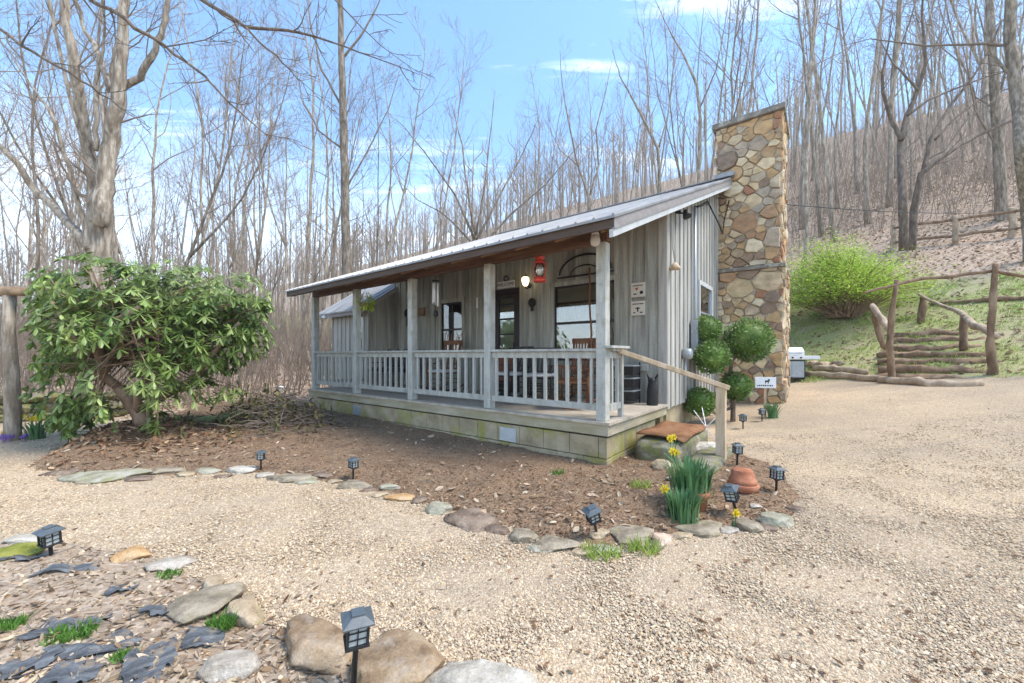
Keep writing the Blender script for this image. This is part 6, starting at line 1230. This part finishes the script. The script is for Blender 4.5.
def rail_things():
    Y1 = 9.6
    def L(px, py, Y): return at(px, py, Y)
    t = empty('rustic_railing', hit(893, 378), 'crooked log railing spanning the foot of the log stairs', 'railing'); o = V(t.location); g = lambda *a: L(*a) - o
    log('post', [g(893, 385, 9.9), g(889, 345, 9.9), g(893, 305, 9.9), g(897, 280, 9.9)], [.075, .07, .06, .05], 'rustic', parent=t); log('post', [g(994, 384, 9.2), g(990, 345, 9.2), g(993, 300, 9.2), g(996, 264, 9.2)], [.085, .072, .06, .05], 'rustic', parent=t)
    log('rail', [g(862, 293, 10.1), g(886, 287, 9.95), g(920, 279, 9.8), g(955, 276, 9.5), g(992, 271, 9.3), g(1034, 278, 8.9), g(1075, 284, 8.7)], [.022, .032, .042, .036, .042, .036, .036], 'rustic', parent=t)
    log('post', [g(1075, 392, 8.5), g(1074, 330, 8.5), g(1076, 275, 8.5)], [.10, .09, .08], 'rustic', parent=t)
    t = empty('stair_handrail', hit(985, 372), 'pale sloping log handrail up the far side of the log stairs', 'railing'); o = V(t.location)
    log('post', [g(978, 352, 11.0), g(963, 315, 11.0)][:0] or [g(963, 350, 10.6), g(964, 315, 10.6)], [.08, .075], 'rustic', parent=t); log('post', [g(921, 325, 12.8), g(924, 296, 12.8)], [.09, .085], 'rustic', parent=t)
    log('rail', [g(919, 294, 12.9), g(938, 304, 12.2), g(960, 312, 10.9), g(975, 325, 10.1), g(996, 337, 9.25)], [.045, .05, .06, .09, .075], 'rustic_pale', parent=t)
    t = empty('stair_handrail', hit(890, 365), 'short leaning log rail on the near side of the log stairs', 'railing'); o = V(t.location)
    log('rail', [g(872, 305, 11.2), g(880, 317, 10.6), g(892, 335, 10.1)], [.06, .085, .06], 'rustic_pale', parent=t); log('post', [g(884, 348, 11.0), g(877, 325, 11.1), g(873, 306, 11.1)], [.07, .085, .07], 'rustic', parent=t)
rail_things()
# logs and rocks along the foot of the bank
for pts, lab in (([(806, 377), (850, 379), (892, 383)], 'long grey log lying along the foot of the bank'), ([(880, 383), (930, 386), (982, 386)], 'log lying in front of the lowest stair step'), ([(812, 371), (838, 372), (868, 375)], 'upper short log behind the long log by the grill')):
    P = [hit(*q) + V((0, 0, .06)) for q in pts]; log('edging_log', P, [.09, .10, .08], 'rustic_pale', lab, 'log', 'logs along the foot of the bank')
for a in ((822, 368, 18, 12, 'r_tan', 'tan rock behind the logs next to the grill'), (836, 366, 14, 10, 'r_grey', 'grey rock right of the tan rock by the grill'), (812, 366, 12, 9, 'r_pink', 'small reddish rock closest to the grill')): 
    p = hit(a[0], a[1]); kk = F / p.y; o = link('bank_rock', rock_mesh(a[0], a[2] / kk / 2, a[2] / kk / 2, a[3] / kk / 2), MT[a[4]]); o.location = p + V((0, 0, .05)); tag(o, a[5], 'rock', 'rocks at the foot of the bank')
p0, p1 = hit(903, 305), hit(1040, 300); log('fallen_log', [hit(930, 306) + V((0, 0, .06)), hit(985, 303) + V((0, 0, .08)), hit(1040, 300) + V((0, 0, .06))], [.05, .07, .06], 'rustic', 'fallen log lying on the grass behind the big railing post', 'log')
# rail fence up the slope
t = empty('rail_fence', hit(955, 244), 'weathered rail fence along the top of the leafy slope', 'fence'); o = V(t.location)
fp = []
for px, py in ((893, 250), (955, 244), (1012, 238), (1070, 230)):
    q = hit(px, py); fp.append(q); log('post', [q - o - V((0, 0, .2)), q - o + V((.03, 0, .6)), q - o + V((0, 0, 1.25))], [.12, .11, .10], 'rustic_pale', parent=t)
for i in range(3):
    for h_ in (.35, 1.05): log('rail', [fp[i] - o + V((0, -.06, h_)), fp[i].lerp(fp[i + 1], .5) - o + V((0, -.06, h_ + .03)), fp[i + 1] - o + V((0, -.06, h_))], [.06, .065, .055], 'rustic', parent=t)
# ------------------------------------------------------------------ sky, sun, camera
def world():
    w = bpy.data.worlds.new('World'); sc.world = w; w.use_nodes = True; nt = w.node_tree; nt.nodes.clear()
    EL, AZ = R(58), R(104)              # sun height and heading (from +Y towards +X)
    sky = nd(nt, 'ShaderNodeTexSky', dict(sky_type='NISHITA', sun_disc=False, sun_elevation=EL, sun_rotation=AZ, altitude=600, air_density=1.0, dust_density=.6, ozone_density=1.3))
    tc = nt.nodes.new('ShaderNodeTexCoord'); sx = nd(nt, 'ShaderNodeSeparateXYZ', Vector=tc.outputs['Generated'])
    zc = math_(nt, 'MAXIMUM', sx.outputs[2], .04)
    uv = nd(nt, 'ShaderNodeCombineXYZ', X=math_(nt, 'DIVIDE', sx.outputs[0], zc), Y=math_(nt, 'DIVIDE', sx.outputs[1], zc), Z=0.0)
    mp = nd(nt, 'ShaderNodeMapping', Vector=uv.outputs[0], Scale=(.45, 1.3, 1), Rotation=(0, 0, R(-20)), Location=CLOUD)
    n1 = nd(nt, 'ShaderNodeTexNoise', Vector=mp.outputs[0], Scale=1.1, Detail=8, Roughness=.55, Distortion=.4).outputs[0]
    hz = con(nt, sx.outputs[2], .52, .10)     # cloud thickens towards the horizon
    def wisp(cu, cv, ru, rv, k_):                # a loose bank of cirrus round one direction of the sky
        q = nd(nt, 'ShaderNodeMapping', Vector=uv.outputs[0], Location=(-cu / ru, -cv / rv, 0), Scale=(1 / ru, 1 / rv, 1)); l = nd(nt, 'ShaderNodeVectorMath', dict(operation='LENGTH'), _0=q.outputs[0]).outputs['Value']
        return math_(nt, 'MULTIPLY', con(nt, l, 1.0, .0), k_)
    bias = math_(nt, 'ADD', math_(nt, 'ADD', wisp(.60, 1.13, .85, .20, .24), wisp(.28, 1.36, .55, .15, .19)), math_(nt, 'MULTIPLY', hz, .17))
    n2 = nd(nt, 'ShaderNodeTexNoise', Vector=nd(nt, 'ShaderNodeMapping', Vector=uv.outputs[0], Scale=(1.6, 7, 1), Rotation=(0, 0, R(-14))).outputs[0], Scale=2.2, Detail=6, Roughness=.6, Distortion=.8).outputs[0]
    cl = con(nt, math_(nt, 'ADD', math_(nt, 'ADD', math_(nt, 'MULTIPLY', n1, .72), math_(nt, 'MULTIPLY', n2, .28)), bias), .56, .86)
    cl = math_(nt, 'MAXIMUM', cl, math_(nt, 'MULTIPLY', con(nt, sx.outputs[2], .42, .06), .75))
    cl = math_(nt, 'MINIMUM', math_(nt, 'MAXIMUM', cl, 0.0), 1.0)
    col = mix(nt, math_(nt, 'MULTIPLY', cl, .94), mix(nt, 1.0, sky.outputs[0], (.80, 1.05, 1.12), 'MULTIPLY'), CLOUDCOL)
    bg = nd(nt, 'ShaderNodeBackground', Color=col, Strength=SKY); o = nt.nodes.new('ShaderNodeOutputWorld'); nt.links.new(bg.outputs[0], o.inputs[0])
    d = V((math.sin(AZ) * math.cos(EL), math.cos(AZ) * math.cos(EL), math.sin(EL)))
    L = bpy.data.lights.new('sun', 'SUN'); L.energy = SUN; L.angle = R(24); L.color = (1, .91, .80)
    o = bpy.data.objects.new('sun', L); COL.objects.link(o); o.rotation_euler = d.to_track_quat('Z', 'Y').to_euler(); o.location = (10, 0, 30)
HZ = MB(); HZ.box(-400, 440, -100, 520, -14, 80)
m, nt = NT('haze'); pv = nd(nt, 'ShaderNodeVolumePrincipled', Color=(.92, .90, .88), Density=.0013, Anisotropy=.2); o = nt.nodes.new('ShaderNodeOutputMaterial'); nt.links.new(pv.outputs[0], o.inputs['Volume'])
tag(HZ.build('haze', m), kind='stuff')
SKY, SUN, CLOUDCOL, CLOUD = .15, 2.0, (7.4, 7.6, 7.8), (5.3, 1.7, 0)
world()
cam = bpy.data.cameras.new('camera'); co = bpy.data.objects.new('camera', cam); COL.objects.link(co); sc.camera = co
co.location = (0, 0, CAMH); co.rotation_euler = (PI / 2, 0, 0); cam.sensor_width = 36; cam.lens = 36 * F / 1024; cam.shift_y = (HOR - 341.5) / 1024
cam.clip_start = .05; cam.clip_end = 3000
vs = sc.view_settings; vs.view_transform = 'Standard'; vs.look = 'None'; vs.exposure = 1.42; vs.gamma = 1; vs.use_curve_mapping = False
sc.cycles.max_bounces = 8; sc.cycles.transparent_max_bounces = 12; sc.cycles.use_denoising = True
